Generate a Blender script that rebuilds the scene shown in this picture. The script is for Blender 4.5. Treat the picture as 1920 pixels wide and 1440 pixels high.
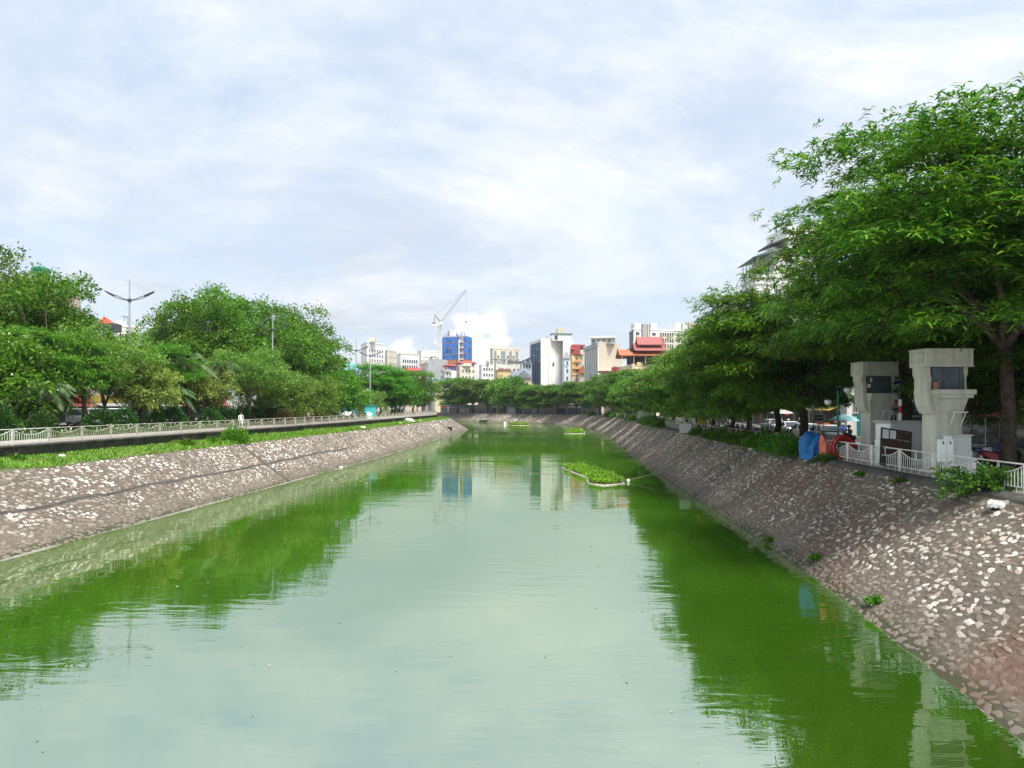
import bpy, bmesh, math, random
import numpy as np
from mathutils import Vector, Matrix, noise as mnoise
for _o in list(bpy.data.objects): bpy.data.objects.remove(_o)
R = math.radians
scene = bpy.context.scene
COL = scene.collection
# ------------------------------------------------------------------ camera
CAMZ = 7.0; F = 1441.0; HOR = 760.0          # eye 7 m above the water, on a bridge deck
cam_d = bpy.data.cameras.new('camera'); cam = bpy.data.objects.new('camera', cam_d); COL.objects.link(cam)
cam.location = (0, 0, CAMZ); cam.rotation_euler = (R(90), 0, 0)
cam_d.sensor_width = 36.0; cam_d.lens = F/1920*36.0
cam_d.shift_y = (HOR-720)/1920.0
cam_d.clip_start = 0.1; cam_d.clip_end = 8000
scene.camera = cam
# ------------------------------------------------------------------ world and sun
SUN = Vector((0.24, -0.42, 1.0)).normalized()
SUN_EL = math.asin(SUN.z); SUN_AZ = math.atan2(SUN.x, SUN.y)
world = bpy.data.worlds.new('World'); scene.world = world; world.use_nodes = True
SKY_STRENGTH = 0.10
SUN_STRENGTH = 4.4
EXPOSURE = 0.60

class NT:
    """small node-tree helper"""
    def __init__(s, tree): s.t = tree; tree.nodes.clear()
    def n(s, typ, props=None, **ins):
        nd = s.t.nodes.new('ShaderNode'+typ)
        for k, v in (props or {}).items(): setattr(nd, k, v)
        for k, v in ins.items():
            key = int(k[1:]) if k[0] == 'i' and k[1:].isdigit() else k.replace('_', ' ')
            s.set(nd.inputs[key], v)
        return nd
    def set(s, sock, v):
        if isinstance(v, bpy.types.NodeSocket): s.t.links.new(v, sock)
        elif isinstance(v, bpy.types.Node): s.t.links.new(v.outputs[0], sock)
        else: sock.default_value = v
    def math(s, op, a, b=0.0, c=0.0, clamp=False):
        return s.n('Math', {'operation': op, 'use_clamp': clamp}, i0=a, i1=b, i2=c).outputs[0]
    def mix(s, f, a, b, mode='MIX'):
        nd = s.t.nodes.new('ShaderNodeMix'); nd.data_type = 'RGBA'; nd.blend_type = mode
        s.set(nd.inputs[0], f); s.set(nd.inputs[6], a if not isinstance(a, tuple) else (*a[:3], 1)); s.set(nd.inputs[7], b if not isinstance(b, tuple) else (*b[:3], 1))
        return nd.outputs[2]
    def ramp(s, f, stops):
        nd = s.t.nodes.new('ShaderNodeValToRGB'); e = nd.color_ramp.elements
        while len(e) < len(stops): e.new(0.5)
        for i, (p, c) in enumerate(stops):
            e[i].position = p; e[i].color = (c, c, c, 1) if not isinstance(c, tuple) else (*c[:3], 1)
        s.set(nd.inputs[0], f); return nd.outputs[0]
    def noise(s, vec, scale, detail=4.0, rough=0.55, dist=0.0):
        return s.n('TexNoise', None, Vector=vec, Scale=scale, Detail=detail, Roughness=rough, Distortion=dist).outputs[0]

w = NT(world.node_tree)
sky = w.n('TexSky', {'sky_type': 'NISHITA', 'sun_disc': False, 'sun_elevation': SUN_EL, 'sun_rotation': SUN_AZ, 'air_density': 1.0, 'dust_density': 2.0, 'ozone_density': 1.5})
dirv = w.n('TexCoord').outputs['Generated']
sep = w.n('SeparateXYZ', None, i0=dirv)
zc = w.math('ADD', w.math('MAXIMUM', sep.outputs[2], 0.0), 0.16)
px_ = w.math('DIVIDE', sep.outputs[0], zc); py_ = w.math('DIVIDE', sep.outputs[1], zc)
pv = w.n('CombineXYZ', None, X=px_, Y=w.math('MULTIPLY', py_, 0.95), Z=0.0).outputs[0]
n1 = w.noise(pv, 0.62, 10.0, 0.68, 0.5)                         # veil of broken cloud
pv2 = w.n('VectorMath', {'operation': 'ADD'}, i0=pv, i1=(11.3, 4.7, 2.0)).outputs[0]
n2 = w.noise(pv2, 1.0, 10.0, 0.68, 0.4)                          # grey undersides
cover = w.ramp(n1, [(0.36, 0.0), (0.60, 1.0)])
sund = w.n('VectorMath', {'operation': 'DOT_PRODUCT'}, i0=dirv, i1=tuple(SUN)).outputs['Value']
glow = w.math('MULTIPLY_ADD', sund, 0.40, 0.86)                 # thin cloud scatters forward: whiter towards the sun
shade = w.ramp(n2, [(0.40, 0.0), (0.60, 1.0)])
ccol = w.mix(shade, (0.615, 0.655, 0.735), (0.90, 0.91, 0.92))
ccol = w.mix(1.0, ccol, w.n('CombineXYZ', None, X=glow, Y=glow, Z=glow).outputs[0], 'MULTIPLY')
skyc = w.mix(1.0, sky.outputs[0], (SKY_STRENGTH,)*3, 'MULTIPLY')
hz = w.ramp(sep.outputs[2], [(0.0, 0.80), (0.30, 0.62)])        # milky air towards the horizon
skyc = w.mix(hz, skyc, (0.53, 0.63, 0.76))
# heaped cumulus low in the sky: noise-edged billows
billow = None
for (bx, by, bz, rad) in [(-0.055, 1, 0.098, 0.030), (-0.028, 1, 0.104, 0.026), (-0.078, 1, 0.082, 0.024), (-0.04, 1, 0.072, 0.036), (-0.14, 1, 0.068, 0.022), (-0.165, 1, 0.060, 0.018)]:
    v = Vector((bx, by, bz)).normalized()
    dd = w.n('VectorMath', {'operation': 'DISTANCE'}, i0=dirv, i1=tuple(v)).outputs['Value']
    b = w.math('SUBTRACT', 1.0, w.math('DIVIDE', dd, rad))
    billow = b if billow is None else w.math('MAXIMUM', billow, b)
n3 = w.noise(dirv, 42.0, 5.0, 0.6)
bm_ = w.ramp(w.math('ADD', billow, w.math('MULTIPLY_ADD', n3, 2.2, -1.1)), [(0.02, 0.0), (0.40, 0.85)])
out = w.mix(w.math('MULTIPLY', cover, 0.88), skyc, ccol)
out = w.mix(bm_, out, (0.76, 0.77, 0.79))
bg = w.n('Background', None, Color=out, Strength=1.0)
w.n('OutputWorld', None, Surface=bg.outputs[0])

sd = bpy.data.lights.new('sun', 'SUN'); sd.energy = SUN_STRENGTH; sd.angle = R(18.0); sd.color = (1.0, 0.955, 0.88)
so = bpy.data.objects.new('sun', sd); COL.objects.link(so); so.location = (60, -30, 90)
so.rotation_euler = (-SUN).to_track_quat('-Z', 'Y').to_euler()
vs = scene.view_settings; vs.view_transform = 'Standard'; vs.look = 'None'; vs.exposure = EXPOSURE; vs.gamma = 1.0; vs.use_curve_mapping = False
scene.cycles.use_denoising = True
scene.cycles.max_bounces = 8; scene.cycles.diffuse_bounces = 3; scene.cycles.glossy_bounces = 3; scene.cycles.transparent_max_bounces = 8
scene.cycles.sample_clamp_indirect = 6.0

# ------------------------------------------------------------------ helpers
def PX(px, Y): return (px-960.0)/F*Y
def PZ(py, Y): return CAMZ-(py-HOR)/F*Y
def P(px, py, Y): return Vector((PX(px, Y), Y, PZ(py, Y)))
rng = np.random.default_rng(7); rnd = random.Random(5)
ORD = 'first second third fourth fifth sixth seventh eighth ninth tenth eleventh twelfth thirteenth fourteenth fifteenth sixteenth seventeenth eighteenth nineteenth twentieth'.split() + ['twenty-'+x for x in 'first second third fourth fifth sixth seventh eighth ninth'.split()] + ['thirtieth'] + ['thirty-'+x for x in 'first second third fourth fifth sixth seventh eighth ninth'.split()]

def mat(name, c, rough=0.7, var=0.12, scale=3.0, bump=0.0, bscale=None, metal=0.0, c2=None, spec=0.35, streak=False, obj_rand=0.0):
    m = bpy.data.materials.new(name); m.use_nodes = True; t = NT(m.node_tree)
    co = t.n('TexCoord').outputs['Object']
    if streak: co = t.n('Mapping', None, Vector=co, Scale=(1, 1, 0.15)).outputs[0]
    nz = t.noise(co, scale, 5.0, 0.6)
    b = c2 or tuple(max(0, x*(1-2.2*var)) for x in c)
    a = tuple(min(1, x*(1+var)) for x in c)
    colr = t.mix(t.ramp(nz, [(0.3, 0.0), (0.7, 1.0)]), a, b)
    if obj_rand:
        rr = t.n('ObjectInfo').outputs['Random']
        colr = t.mix(1.0, colr, t.n('CombineXYZ', None, **{k: t.math('MULTIPLY_ADD', rr, obj_rand, 1-obj_rand/2) for k in 'XYZ'}).outputs[0], 'MULTIPLY')
    p = t.n('BsdfPrincipled', None, Base_Color=colr, Roughness=rough, Metallic=metal)
    p.inputs['Specular IOR Level'].default_value = spec
    if bump:
        bn = t.noise(t.n('TexCoord').outputs['Object'], bscale or scale*6, 4.0)
        t.set(p.inputs['Normal'], t.n('Bump', None, Strength=bump, Distance=0.05, Height=bn).outputs[0])
    t.n('OutputMaterial', None, Surface=p.outputs[0]); return m

def leafmat(name, stops, trans=0.35, patch=None, rough=0.45):
    """leaf colour varies leaf by leaf; a share of light passes through"""
    m = bpy.data.materials.new(name); m.use_nodes = True; t = NT(m.node_tree)
    rp = t.n('NewGeometry').outputs['Random Per Island']
    col = t.ramp(rp, stops)
    if patch:
        nz = t.noise(t.n('TexCoord').outputs['Object'], patch[1], 2.0)
        col = t.mix(t.math('MULTIPLY', t.ramp(nz, [(patch[2], 0.0), (patch[2]+0.12, 1.0)]), patch[3]), col, patch[0])
    oi = t.n('ObjectInfo').outputs['Random']
    col = t.n('HueSaturation', None, Hue=t.math('MULTIPLY_ADD', oi, 0.03, 0.485), Saturation=1.0, Value=t.math('MULTIPLY_ADD', oi, 0.3, 0.87), Color=col).outputs[0]
    d = t.n('BsdfPrincipled', None, Base_Color=col, Roughness=rough); d.inputs['Specular IOR Level'].default_value = 0.3
    tr = t.n('BsdfTranslucent', None, Color=t.mix(1.0, col, (1.25, 1.35, 0.6), 'MULTIPLY'))
    mx = t.n('MixShader', None, i0=trans, i1=d.outputs[0], i2=tr.outputs[0])
    t.n('OutputMaterial', None, Surface=mx.outputs[0]); return m

def glassmat(name, c, rough=0.12):
    m = bpy.data.materials.new(name); m.use_nodes = True; t = NT(m.node_tree)
    p = t.n('BsdfPrincipled', None, Base_Color=(*c, 1), Roughness=rough, Metallic=0.0, IOR=1.5)
    p.inputs['Specular IOR Level'].default_value = 0.7
    t.n('OutputMaterial', None, Surface=p.outputs[0]); return m

class MB:
    """collects simple shapes, builds ONE mesh"""
    def __init__(s): s.v = []; s.f = []; s.mi = []; s.m = 0
    def add(s, verts, faces):
        o = len(s.v); s.v += [tuple(x) for x in verts]
        for f in faces: s.f.append(tuple(i+o for i in f)); s.mi.append(s.m)
        return s
    def box(s, x0, x1, y0, y1, z0, z1):
        return s.add([(x0,y0,z0),(x1,y0,z0),(x1,y1,z0),(x0,y1,z0),(x0,y0,z1),(x1,y0,z1),(x1,y1,z1),(x0,y1,z1)],
                     [(0,3,2,1),(4,5,6,7),(0,1,5,4),(1,2,6,5),(2,3,7,6),(3,0,4,7)])
    def prism(s, pts, z0, z1, top=None):
        n = len(pts); t = top or pts
        return s.add([(x,y,z0) for x,y in pts]+[(x,y,z1) for x,y in t], [tuple(range(n-1,-1,-1)), tuple(range(n,2*n))]+[(i,(i+1)%n,n+(i+1)%n,n+i) for i in range(n)])
    def prismY(s, pts, y0, y1):        # polygon in XZ, extruded along Y
        n = len(pts)
        return s.add([(x,y0,z) for x,z in pts]+[(x,y1,z) for x,z in pts], [tuple(range(n)), tuple(range(2*n-1,n-1,-1))]+[((i+1)%n,i,n+i,n+(i+1)%n) for i in range(n)])
    def prismX(s, pts, x0, x1):        # polygon in YZ, extruded along X
        n = len(pts)
        return s.add([(x0,y,z) for y,z in pts]+[(x1,y,z) for y,z in pts], [tuple(range(n-1,-1,-1)), tuple(range(n,2*n))]+[(i,(i+1)%n,n+(i+1)%n,n+i) for i in range(n)])
    def tube(s, pts, rad, k=6, cap=True):
        pts = [Vector(p) for p in pts]; n = len(pts)
        rad = [rad]*n if not hasattr(rad, '__len__') else rad
        vs_ = []; up = None
        for i, p in enumerate(pts):
            d = (pts[min(i+1, n-1)]-pts[max(i-1, 0)])
            d = d.normalized() if d.length > 1e-9 else Vector((0, 0, 1))
            if up is None: up = Vector((1, 0, 0)) if abs(d.x) < 0.8 else Vector((0, 1, 0))
            a = (up-d*up.dot(d)).normalized(); b = d.cross(a); up = a
            for j in range(k):
                th = 2*math.pi*j/k; vs_.append(p+(a*math.cos(th)+b*math.sin(th))*rad[i])
        fs = [(i*k+j, i*k+(j+1) % k, (i+1)*k+(j+1) % k, (i+1)*k+j) for i in range(n-1) for j in range(k)]
        if cap: fs += [tuple(range(k-1, -1, -1)), tuple(range((n-1)*k, n*k))]
        return s.add(vs_, fs)
    def lathe(s, prof, c=(0,0,0), k=12):   # prof: (r,z)
        n = len(prof); vs_ = [(c[0]+r*math.cos(2*math.pi*j/k), c[1]+r*math.sin(2*math.pi*j/k), c[2]+z) for r, z in prof for j in range(k)]
        fs = [(i*k+j, i*k+(j+1) % k, (i+1)*k+(j+1) % k, (i+1)*k+j) for i in range(n-1) for j in range(k)]
        return s.add(vs_, fs+[tuple(range(k-1,-1,-1)), tuple(range((n-1)*k, n*k))])
    def mesh(s, name, mats, smooth=False, bevel=0.0):
        me = bpy.data.meshes.new(name); me.from_pydata(s.v, [], s.f)
        for m in (mats if isinstance(mats, (list, tuple)) else [mats]): me.materials.append(m)
        if max(s.mi, default=0) > 0: me.polygons.foreach_set('material_index', s.mi)
        if bevel:
            bm = bmesh.new(); bm.from_mesh(me); bmesh.ops.remove_doubles(bm, verts=bm.verts, dist=1e-5)
            bmesh.ops.bevel(bm, geom=[e for e in bm.edges if len(e.link_faces) == 2 and e.calc_face_angle(0) > 0.5], offset=bevel, segments=2, affect='EDGES', clamp_overlap=True)
            bm.to_mesh(me); bm.free()
        if smooth: me.polygons.foreach_set('use_smooth', [True]*len(me.polygons))
        me.update(); return me

def link(name, me, parent=None, loc=(0,0,0), rot=(0,0,0), scale=(1,1,1)):
    o = bpy.data.objects.new(name, me); COL.objects.link(o)
    o.location = loc; o.rotation_euler = rot; o.scale = scale
    if parent is not None: o.parent = parent
    return o
def build(name, mb, mats, parent=None, loc=(0,0,0), rot=(0,0,0), smooth=False, bevel=0.0):
    return link(name, mb.mesh(name, mats, smooth, bevel), parent, loc, rot)
def tag(o, label=None, cat=None, group=None, kind=None):
    if label: o['label'] = label
    if cat: o['category'] = cat
    if group: o['group'] = group
    if kind: o['kind'] = kind
    return o
def thing(name, label, cat, loc=(0,0,0), rotz=0.0, group=None):
    o = bpy.data.objects.new(name, None); COL.objects.link(o); o.empty_display_size = 0.3
    o.location = loc; o.rotation_euler = (0, 0, rotz)
    return tag(o, label, cat, group)
def copytree(o, parent=None):
    c = o.copy(); COL.objects.link(c)
    if parent is not None: c.parent = parent
    for ch in list(o.children): copytree(ch, c)
    return c
def npmesh(name, verts, faces, mats, smooth=False, mi=None):
    """faces: (n,k) int array, all the same k"""
    verts = np.ascontiguousarray(verts, dtype=np.float32).reshape(-1, 3); faces = np.ascontiguousarray(faces, dtype=np.int32)
    n, k = faces.shape; me = bpy.data.meshes.new(name)
    me.vertices.add(len(verts)); me.vertices.foreach_set('co', verts.ravel())
    me.loops.add(n*k); me.loops.foreach_set('vertex_index', faces.ravel())
    me.polygons.add(n); me.polygons.foreach_set('loop_start', np.arange(0, n*k, k, dtype=np.int32))
    try: me.polygons.foreach_set('loop_total', np.full(n, k, dtype=np.int32))
    except Exception: pass
    for m in (mats if isinstance(mats, (list, tuple)) else [mats]): me.materials.append(m)
    if mi is not None: me.polygons.foreach_set('material_index', np.asarray(mi, dtype=np.int32))
    if smooth: me.polygons.foreach_set('use_smooth', np.ones(n, dtype=bool))
    me.update(calc_edges=True); return me
def norm(a): return a/np.maximum(np.linalg.norm(a, axis=-1, keepdims=True), 1e-9)

class Line:
    """a smooth plan line through points (x, y)"""
    def __init__(s, pts, step=1.0):
        p = np.array(pts, float); out = []
        for i in range(len(p)-1):
            p0 = p[max(i-1, 0)]; p1 = p[i]; p2 = p[i+1]; p3 = p[min(i+2, len(p)-1)]
            for t in np.linspace(0, 1, 12, endpoint=False):
                out.append(0.5*((2*p1)+(-p0+p2)*t+(2*p0-5*p1+4*p2-p3)*t*t+(-p0+3*p1-3*p2+p3)*t**3))
        out.append(p[-1]); s.p = np.array(out); d = np.linalg.norm(np.diff(s.p, axis=0), axis=1)
        s.s = np.concatenate([[0], np.cumsum(d)]); s.len = s.s[-1]
    def at(s, u):
        return np.stack([np.interp(u, s.s, s.p[:, 0]), np.interp(u, s.s, s.p[:, 1])], -1)
    def tan(s, u):
        return norm(s.at(np.asarray(u)+0.6)-s.at(np.asarray(u)-0.6))
    def off(s, u, d):            # d metres to the right of the walking direction
        t = s.tan(u); return s.at(u)+d*np.stack([t[..., 1], -t[..., 0]], -1)
    def s_at_y(s, y): return float(np.interp(y, s.p[:, 1], s.s))
# ------------------------------------------------------------------ materials of the place
M = {}
M['white_paint'] = mat('white paint', (0.74, 0.74, 0.71), 0.55, 0.10, 2.0, c2=(0.50, 0.47, 0.42))
M['cream_paint'] = mat('weathered fence paint', (0.52, 0.49, 0.42), 0.7, 0.2, 3.0, c2=(0.25, 0.21, 0.16))
M['concrete'] = mat('concrete', (0.36, 0.36, 0.33), 0.85, 0.12, 1.4, 0.25)
M['tower_conc'] = mat('painted concrete', (0.55, 0.54, 0.46), 0.8, 0.10, 1.6, 0.12, streak=True, c2=(0.40, 0.385, 0.32))
M['wall_dark'] = mat('stained retaining wall', (0.085, 0.082, 0.072), 0.95, 0.35, 0.9, 0.5, 9, c2=(0.03, 0.03, 0.026))
M['paving'] = mat('path paving', (0.33, 0.30, 0.27), 0.9, 0.15, 2.0, 0.2)
M['soil'] = mat('soil and lawn', (0.10, 0.13, 0.045), 0.95, 0.3, 0.4, 0.4, c2=(0.07, 0.06, 0.035))
M['asphalt'] = mat('asphalt', (0.055, 0.055, 0.055), 0.9, 0.15, 1.0, 0.2, 60)
M['metal_grey'] = mat('galvanised metal', (0.42, 0.43, 0.43), 0.45, 0.1, 4.0, metal=0.4)
M['dark_metal'] = mat('dark metal', (0.05, 0.055, 0.06), 0.5, 0.1, 4.0)
M['green_paint'] = mat('green paint', (0.02, 0.16, 0.09), 0.45, 0.12, 5.0)
M['bark'] = mat('bark', (0.07, 0.05, 0.036), 0.95, 0.3, 4.0, 0.8, 14)
M['bark_grey'] = mat('grey bark', (0.21, 0.165, 0.12), 0.95, 0.25, 4.0, 0.8, 14)
M['glass'] = glassmat('window glass', (0.03, 0.04, 0.055))
M['glass_blue'] = glassmat('blue glass', (0.02, 0.05, 0.12))
M['rubber'] = mat('rubber', (0.02, 0.02, 0.02), 0.8, 0.1)
def cm(key, c, **k):
    if key not in M: M[key] = mat(key, c, **k)
    return M[key]

# mortar bed of the stone slopes
def bankmat():
    m = bpy.data.materials.new('mortar bed'); m.use_nodes = True; t = NT(m.node_tree)
    co = t.n('TexCoord').outputs['Object']
    a = t.ramp(t.noise(co, 0.22, 5.0, 0.65), [(0.35, (0.146, 0.122, 0.092)), (0.5, (0.108, 0.090, 0.068)), (0.66, (0.063, 0.056, 0.044))])
    xm = t.ramp(t.math('DIVIDE', t.n('SeparateXYZ', None, i0=co).outputs[0], 12.0), [(0.2, 0.0), (1.0, 1.0)])      # moss grows on the shaded right slope only
    red = t.math('MULTIPLY', xm, t.ramp(t.noise(co, 0.16, 3.0, 0.6, 0.4), [(0.50, 0.0), (0.62, 0.7)]))
    a = t.mix(red, a, (0.125, 0.050, 0.036))
    fine = t.noise(co, 5.0, 6.0, 0.7)
    a = t.mix(t.ramp(fine, [(0.35, 0.0), (0.7, 0.6)]), a, (0.20, 0.18, 0.155))
    zz = t.n('SeparateXYZ', None, i0=co).outputs[2]                       # algae tide mark just above the water
    tide = t.ramp(t.math('ADD', zz, t.math('MULTIPLY_ADD', t.noise(co, 0.8, 4.0), 0.5, -0.25)), [(0.12, 0.85), (0.34, 0.0)])
    a = t.mix(tide, a, (0.055, 0.062, 0.034))
    p = t.n('BsdfPrincipled', None, Base_Color=a, Roughness=0.95)
    p.inputs['Specular IOR Level'].default_value = 0.1
    t.set(p.inputs['Normal'], t.n('Bump', None, Strength=0.7, Distance=0.08, Height=t.noise(co, 9.0, 5.0, 0.7)).outputs[0])
    t.n('OutputMaterial', None, Surface=p.outputs[0]); return m
def stonemat(per_object):
    m = bpy.data.materials.new('rubble stone'+(' single' if per_object else '')); m.use_nodes = True; t = NT(m.node_tree)
    r = t.n('ObjectInfo').outputs['Random'] if per_object else t.n('NewGeometry').outputs['Random Per Island']
    pos = t.n('NewGeometry').outputs['Position']
    a = t.ramp(r, [(0.0, (0.13, 0.11, 0.09)), (0.3, (0.20, 0.168, 0.138)), (0.5, (0.32, 0.262, 0.215)), (0.68, (0.43, 0.37, 0.315)), (0.82, (0.58, 0.535, 0.48)), (1.0, (0.72, 0.68, 0.62))])
    dirt = t.ramp(t.noise(pos, 0.28, 4.0, 0.6), [(0.42, 0.0), (0.62, 0.85)])
    a = t.mix(dirt, a, t.mix(r, (0.13, 0.11, 0.09), (0.26, 0.225, 0.19)))
    zz = t.n('SeparateXYZ', None, i0=pos).outputs[2]                      # mud left by high water
    mud = t.ramp(t.math('ADD', zz, t.math('MULTIPLY_ADD', t.noise(pos, 0.35, 3.0), 1.6, -0.8)), [(0.35, 0.9), (1.25, 0.0)])
    a = t.mix(mud, a, (0.165, 0.14, 0.112))
    xm = t.ramp(t.math('DIVIDE', t.n('SeparateXYZ', None, i0=pos).outputs[0], 12.0), [(0.2, 0.0), (1.0, 1.0)])
    red = t.math('MULTIPLY', xm, t.ramp(t.noise(pos, 0.16, 3.0, 0.6, 0.4), [(0.52, 0.0), (0.64, 0.45)]))
    a = t.mix(red, a, (0.12, 0.05, 0.035))
    g = t.noise(pos, 14.0, 5.0, 0.7)
    a = t.mix(t.ramp(g, [(0.45, 0.0), (0.75, 0.65)]), a, (0.16, 0.135, 0.11))
    p = t.n('BsdfPrincipled', None, Base_Color=a, Roughness=0.9); p.inputs['Specular IOR Level'].default_value = 0.15
    t.set(p.inputs['Normal'], t.n('Bump', None, Strength=0.5, Distance=0.03, Height=g).outputs[0])
    t.n('OutputMaterial', None, Surface=p.outputs[0]); return m
M['bank'] = bankmat(); M['stone'] = stonemat(False); M['stone1'] = stonemat(True)

def watermat():
    m = bpy.data.materials.new('green canal water'); m.use_nodes = True; t = NT(m.node_tree)
    co = t.n('TexCoord').outputs['Object']
    c = t.mix(t.ramp(t.noise(co, 0.07, 3.0), [(0.35, 0.0), (0.65, 1.0)]), (0.026, 0.084, 0.005), (0.046, 0.108, 0.006))
    a = t.noise(t.n('Mapping', None, Vector=co, Scale=(0.42, 1.5, 1), Rotation=(0, 0, R(12))).outputs[0], 1.0, 3.0, 0.5, 0.6)
    b = t.noise(t.n('Mapping', None, Vector=co, Scale=(0.10, 0.26, 1), Rotation=(0, 0, R(-18))).outputs[0], 1.0, 2.0, 0.5)
    calm = t.ramp(t.noise(co, 0.045, 2.0), [(0.42, 0.12), (0.62, 1.0)])   # breeze patches
    h = t.math('ADD', t.math('MULTIPLY', t.math('MULTIPLY', a, calm), 0.045), t.math('MULTIPLY', b, 0.05))
    bump = t.n('Bump', None, Strength=0.38, Distance=1.0, Height=h)
    d = t.n('BsdfDiffuse', None, Color=c, Roughness=0.0)
    g = t.n('BsdfGlossy', None, Color=(0.94, 0.985, 0.92, 1), Roughness=0.015, Normal=bump.outputs[0])
    fr = t.n('Fresnel', None, IOR=9.0, Normal=bump.outputs[0])
    mx = t.n('MixShader', None, i0=fr.outputs[0], i1=d.outputs[0], i2=g.outputs[0])
    t.n('OutputMaterial', None, Surface=mx.outputs[0]); return m
M['water'] = watermat()

# ------------------------------------------------------------------ plan lines (x, y) in metres
RW = Line([(5.0, -30), (7.4, -8), (10.0, 15.3), (12.25, 36), (13.7, 61.7), (15.0, 86), (17.5, 120), (20.5, 165), (22.6, 205), (22.6, 240), (18.5, 275), (8, 297), (-7, 315), (-20, 334), (-60, 385), (-160, 500)])
RT = Line([(15.0, -30), (16.0, -8), (16.8, 15), (17.6, 36), (18.8, 62), (20.1, 87), (22.4, 121), (25.6, 165), (28.2, 205), (28.4, 243), (23.8, 280), (11, 303.5), (-4, 321), (-16, 339), (-56, 389), (-155, 505)])
LW = Line([(-28.0, -30), (-26.2, -8), (-22.55, 33.85), (-18.6, 85.8), (-17.2, 106), (-16.0, 134), (-14.9, 158), (-13.2, 200), (-12.2, 222), (-15.5, 236), (-26, 250), (-60, 300), (-160, 440)])
LG = Line([(-33.6, -30), (-31.6, -8), (-27.6, 38), (-24.0, 85), (-22.2, 106), (-20.6, 136), (-19.2, 160), (-17.3, 196), (-17.0, 210), (-20.5, 226), (-31, 242), (-65, 293), (-165, 433)])
LF = Line([(-38.5, -30), (-36.2, -8), (-31.0, 46), (-28.4, 72), (-26.4, 92), (-23.0, 138), (-21.2, 175), (-19.9, 196), (-20.2, 206), (-24.5, 220), (-34, 236), (-68, 287), (-168, 427)])
ZR = 3.95; ZL = 4.5; ZLW = 3.75; ZLG = 3.42
def zright(u): return np.interp(u, [0, 200, 300], [3.85, 3.85, 3.45])

# ------------------------------------------------------------------ ground, water
def sheet(name, outline, z, m, label=None):
    bm = bmesh.new(); vs_ = [bm.verts.new((x, y, z)) for x, y in outline]
    bm.faces.new(vs_); bmesh.ops.triangulate(bm, faces=bm.faces[:])
    bmesh.ops.recalc_face_normals(bm, faces=bm.faces[:])
    if sum(f.normal.z for f in bm.faces) < 0: bmesh.ops.reverse_faces(bm, faces=bm.faces[:])
    me = bpy.data.meshes.new(name); bm.to_mesh(me); bm.free(); me.materials.append(m)
    return tag(link(name, me), kind='structure')
water = build('canal_water', MB().add([(-900,-60,0),(900,-60,0),(900,900,0),(-900,900,0)], [(0,1,2,3)]), M['water']); tag(water, kind='structure')
us = np.linspace(0, RT.len, 120)
rpts = [tuple(q) for q in RT.off(us, 0.05)]
sheet('ground', rpts+[(-900, 900), (-2500, 3500), (3000, 3500), (3000, -30)], 3.40, M['soil'])
us = np.linspace(0, LF.len, 110)
lpts = [tuple(q) for q in LF.off(us, -0.2)]
sheet('ground_left', lpts+[(-900, 900), (-2500, 900), (-2500, -30)], ZL-0.03, M['soil'])
def strip(name, line, u0, u1, d0, d1, z, m, n=80, thick=0.0, kind='structure', parent=None):
    us = np.linspace(u0, u1, n); a = line.off(us, d0); b = line.off(us, d1)
    zf = z if callable(z) else (lambda u: np.full_like(u, z, dtype=float))
    zz = zf(us)
    V = np.concatenate([np.c_[a, zz], np.c_[b, zz]]); i = np.arange(n-1)
    Fq = np.stack([i, i+n, i+n+1, i+1], 1)
    if d1 < d0: Fq = Fq[:, ::-1]
    if thick:
        V = np.concatenate([V, V-[0, 0, thick]])
        Fq = np.concatenate([Fq, np.stack([i+1, i+1+2*n, i+2*n, i], 1), np.stack([i+n, i+3*n, i+1+3*n, i+1+n], 1), [[0, 2*n, 3*n, n], [n-1, 2*n-1, 4*n-1, 3*n-1]]])
    o = link(name, npmesh(name, V, Fq[:, ::-1], m), parent)
    return tag(o, kind=kind) if parent is None else o
# right bank: riverside pavement, road, far pavement
sR0, sR1 = 12, RT.s_at_y(300)
strip('pavement_right', RT, 2, RT.len-5, 0.5, 6.6, lambda u: zright(u)+0.11, M['paving'], 140, 0.3)
strip('road_right', RT, 2, RT.len-5, 6.6, 14.2, lambda u: zright(u)-0.03, M['asphalt'], 140, 0.3)
strip('road_marking_right', RT, 2, RT.len-5, 10.3, 10.45, lambda u: zright(u)-0.026, M['white_paint'], 140)
strip('pavement_far_right', RT, 2, RT.len-5, 14.2, 40.0, lambda u: zright(u)+0.10, M['paving'], 140, 0.4)
# left bank: riverside path, planting bed, road
strip('path_left', LF, 2, LF.len-30, -0.25, -5.0, ZL+0.02, M['paving'], 100, 0.1)
strip('road_left', LF, 2, LF.len-30, -15.0, -27.0, ZL+0.05, M['asphalt'], 100, 0.12)
strip('pavement_left', LF, 2, LF.len-30, -27.0, -34.0, ZL+0.17, M['paving'], 100, 0.2)

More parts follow.
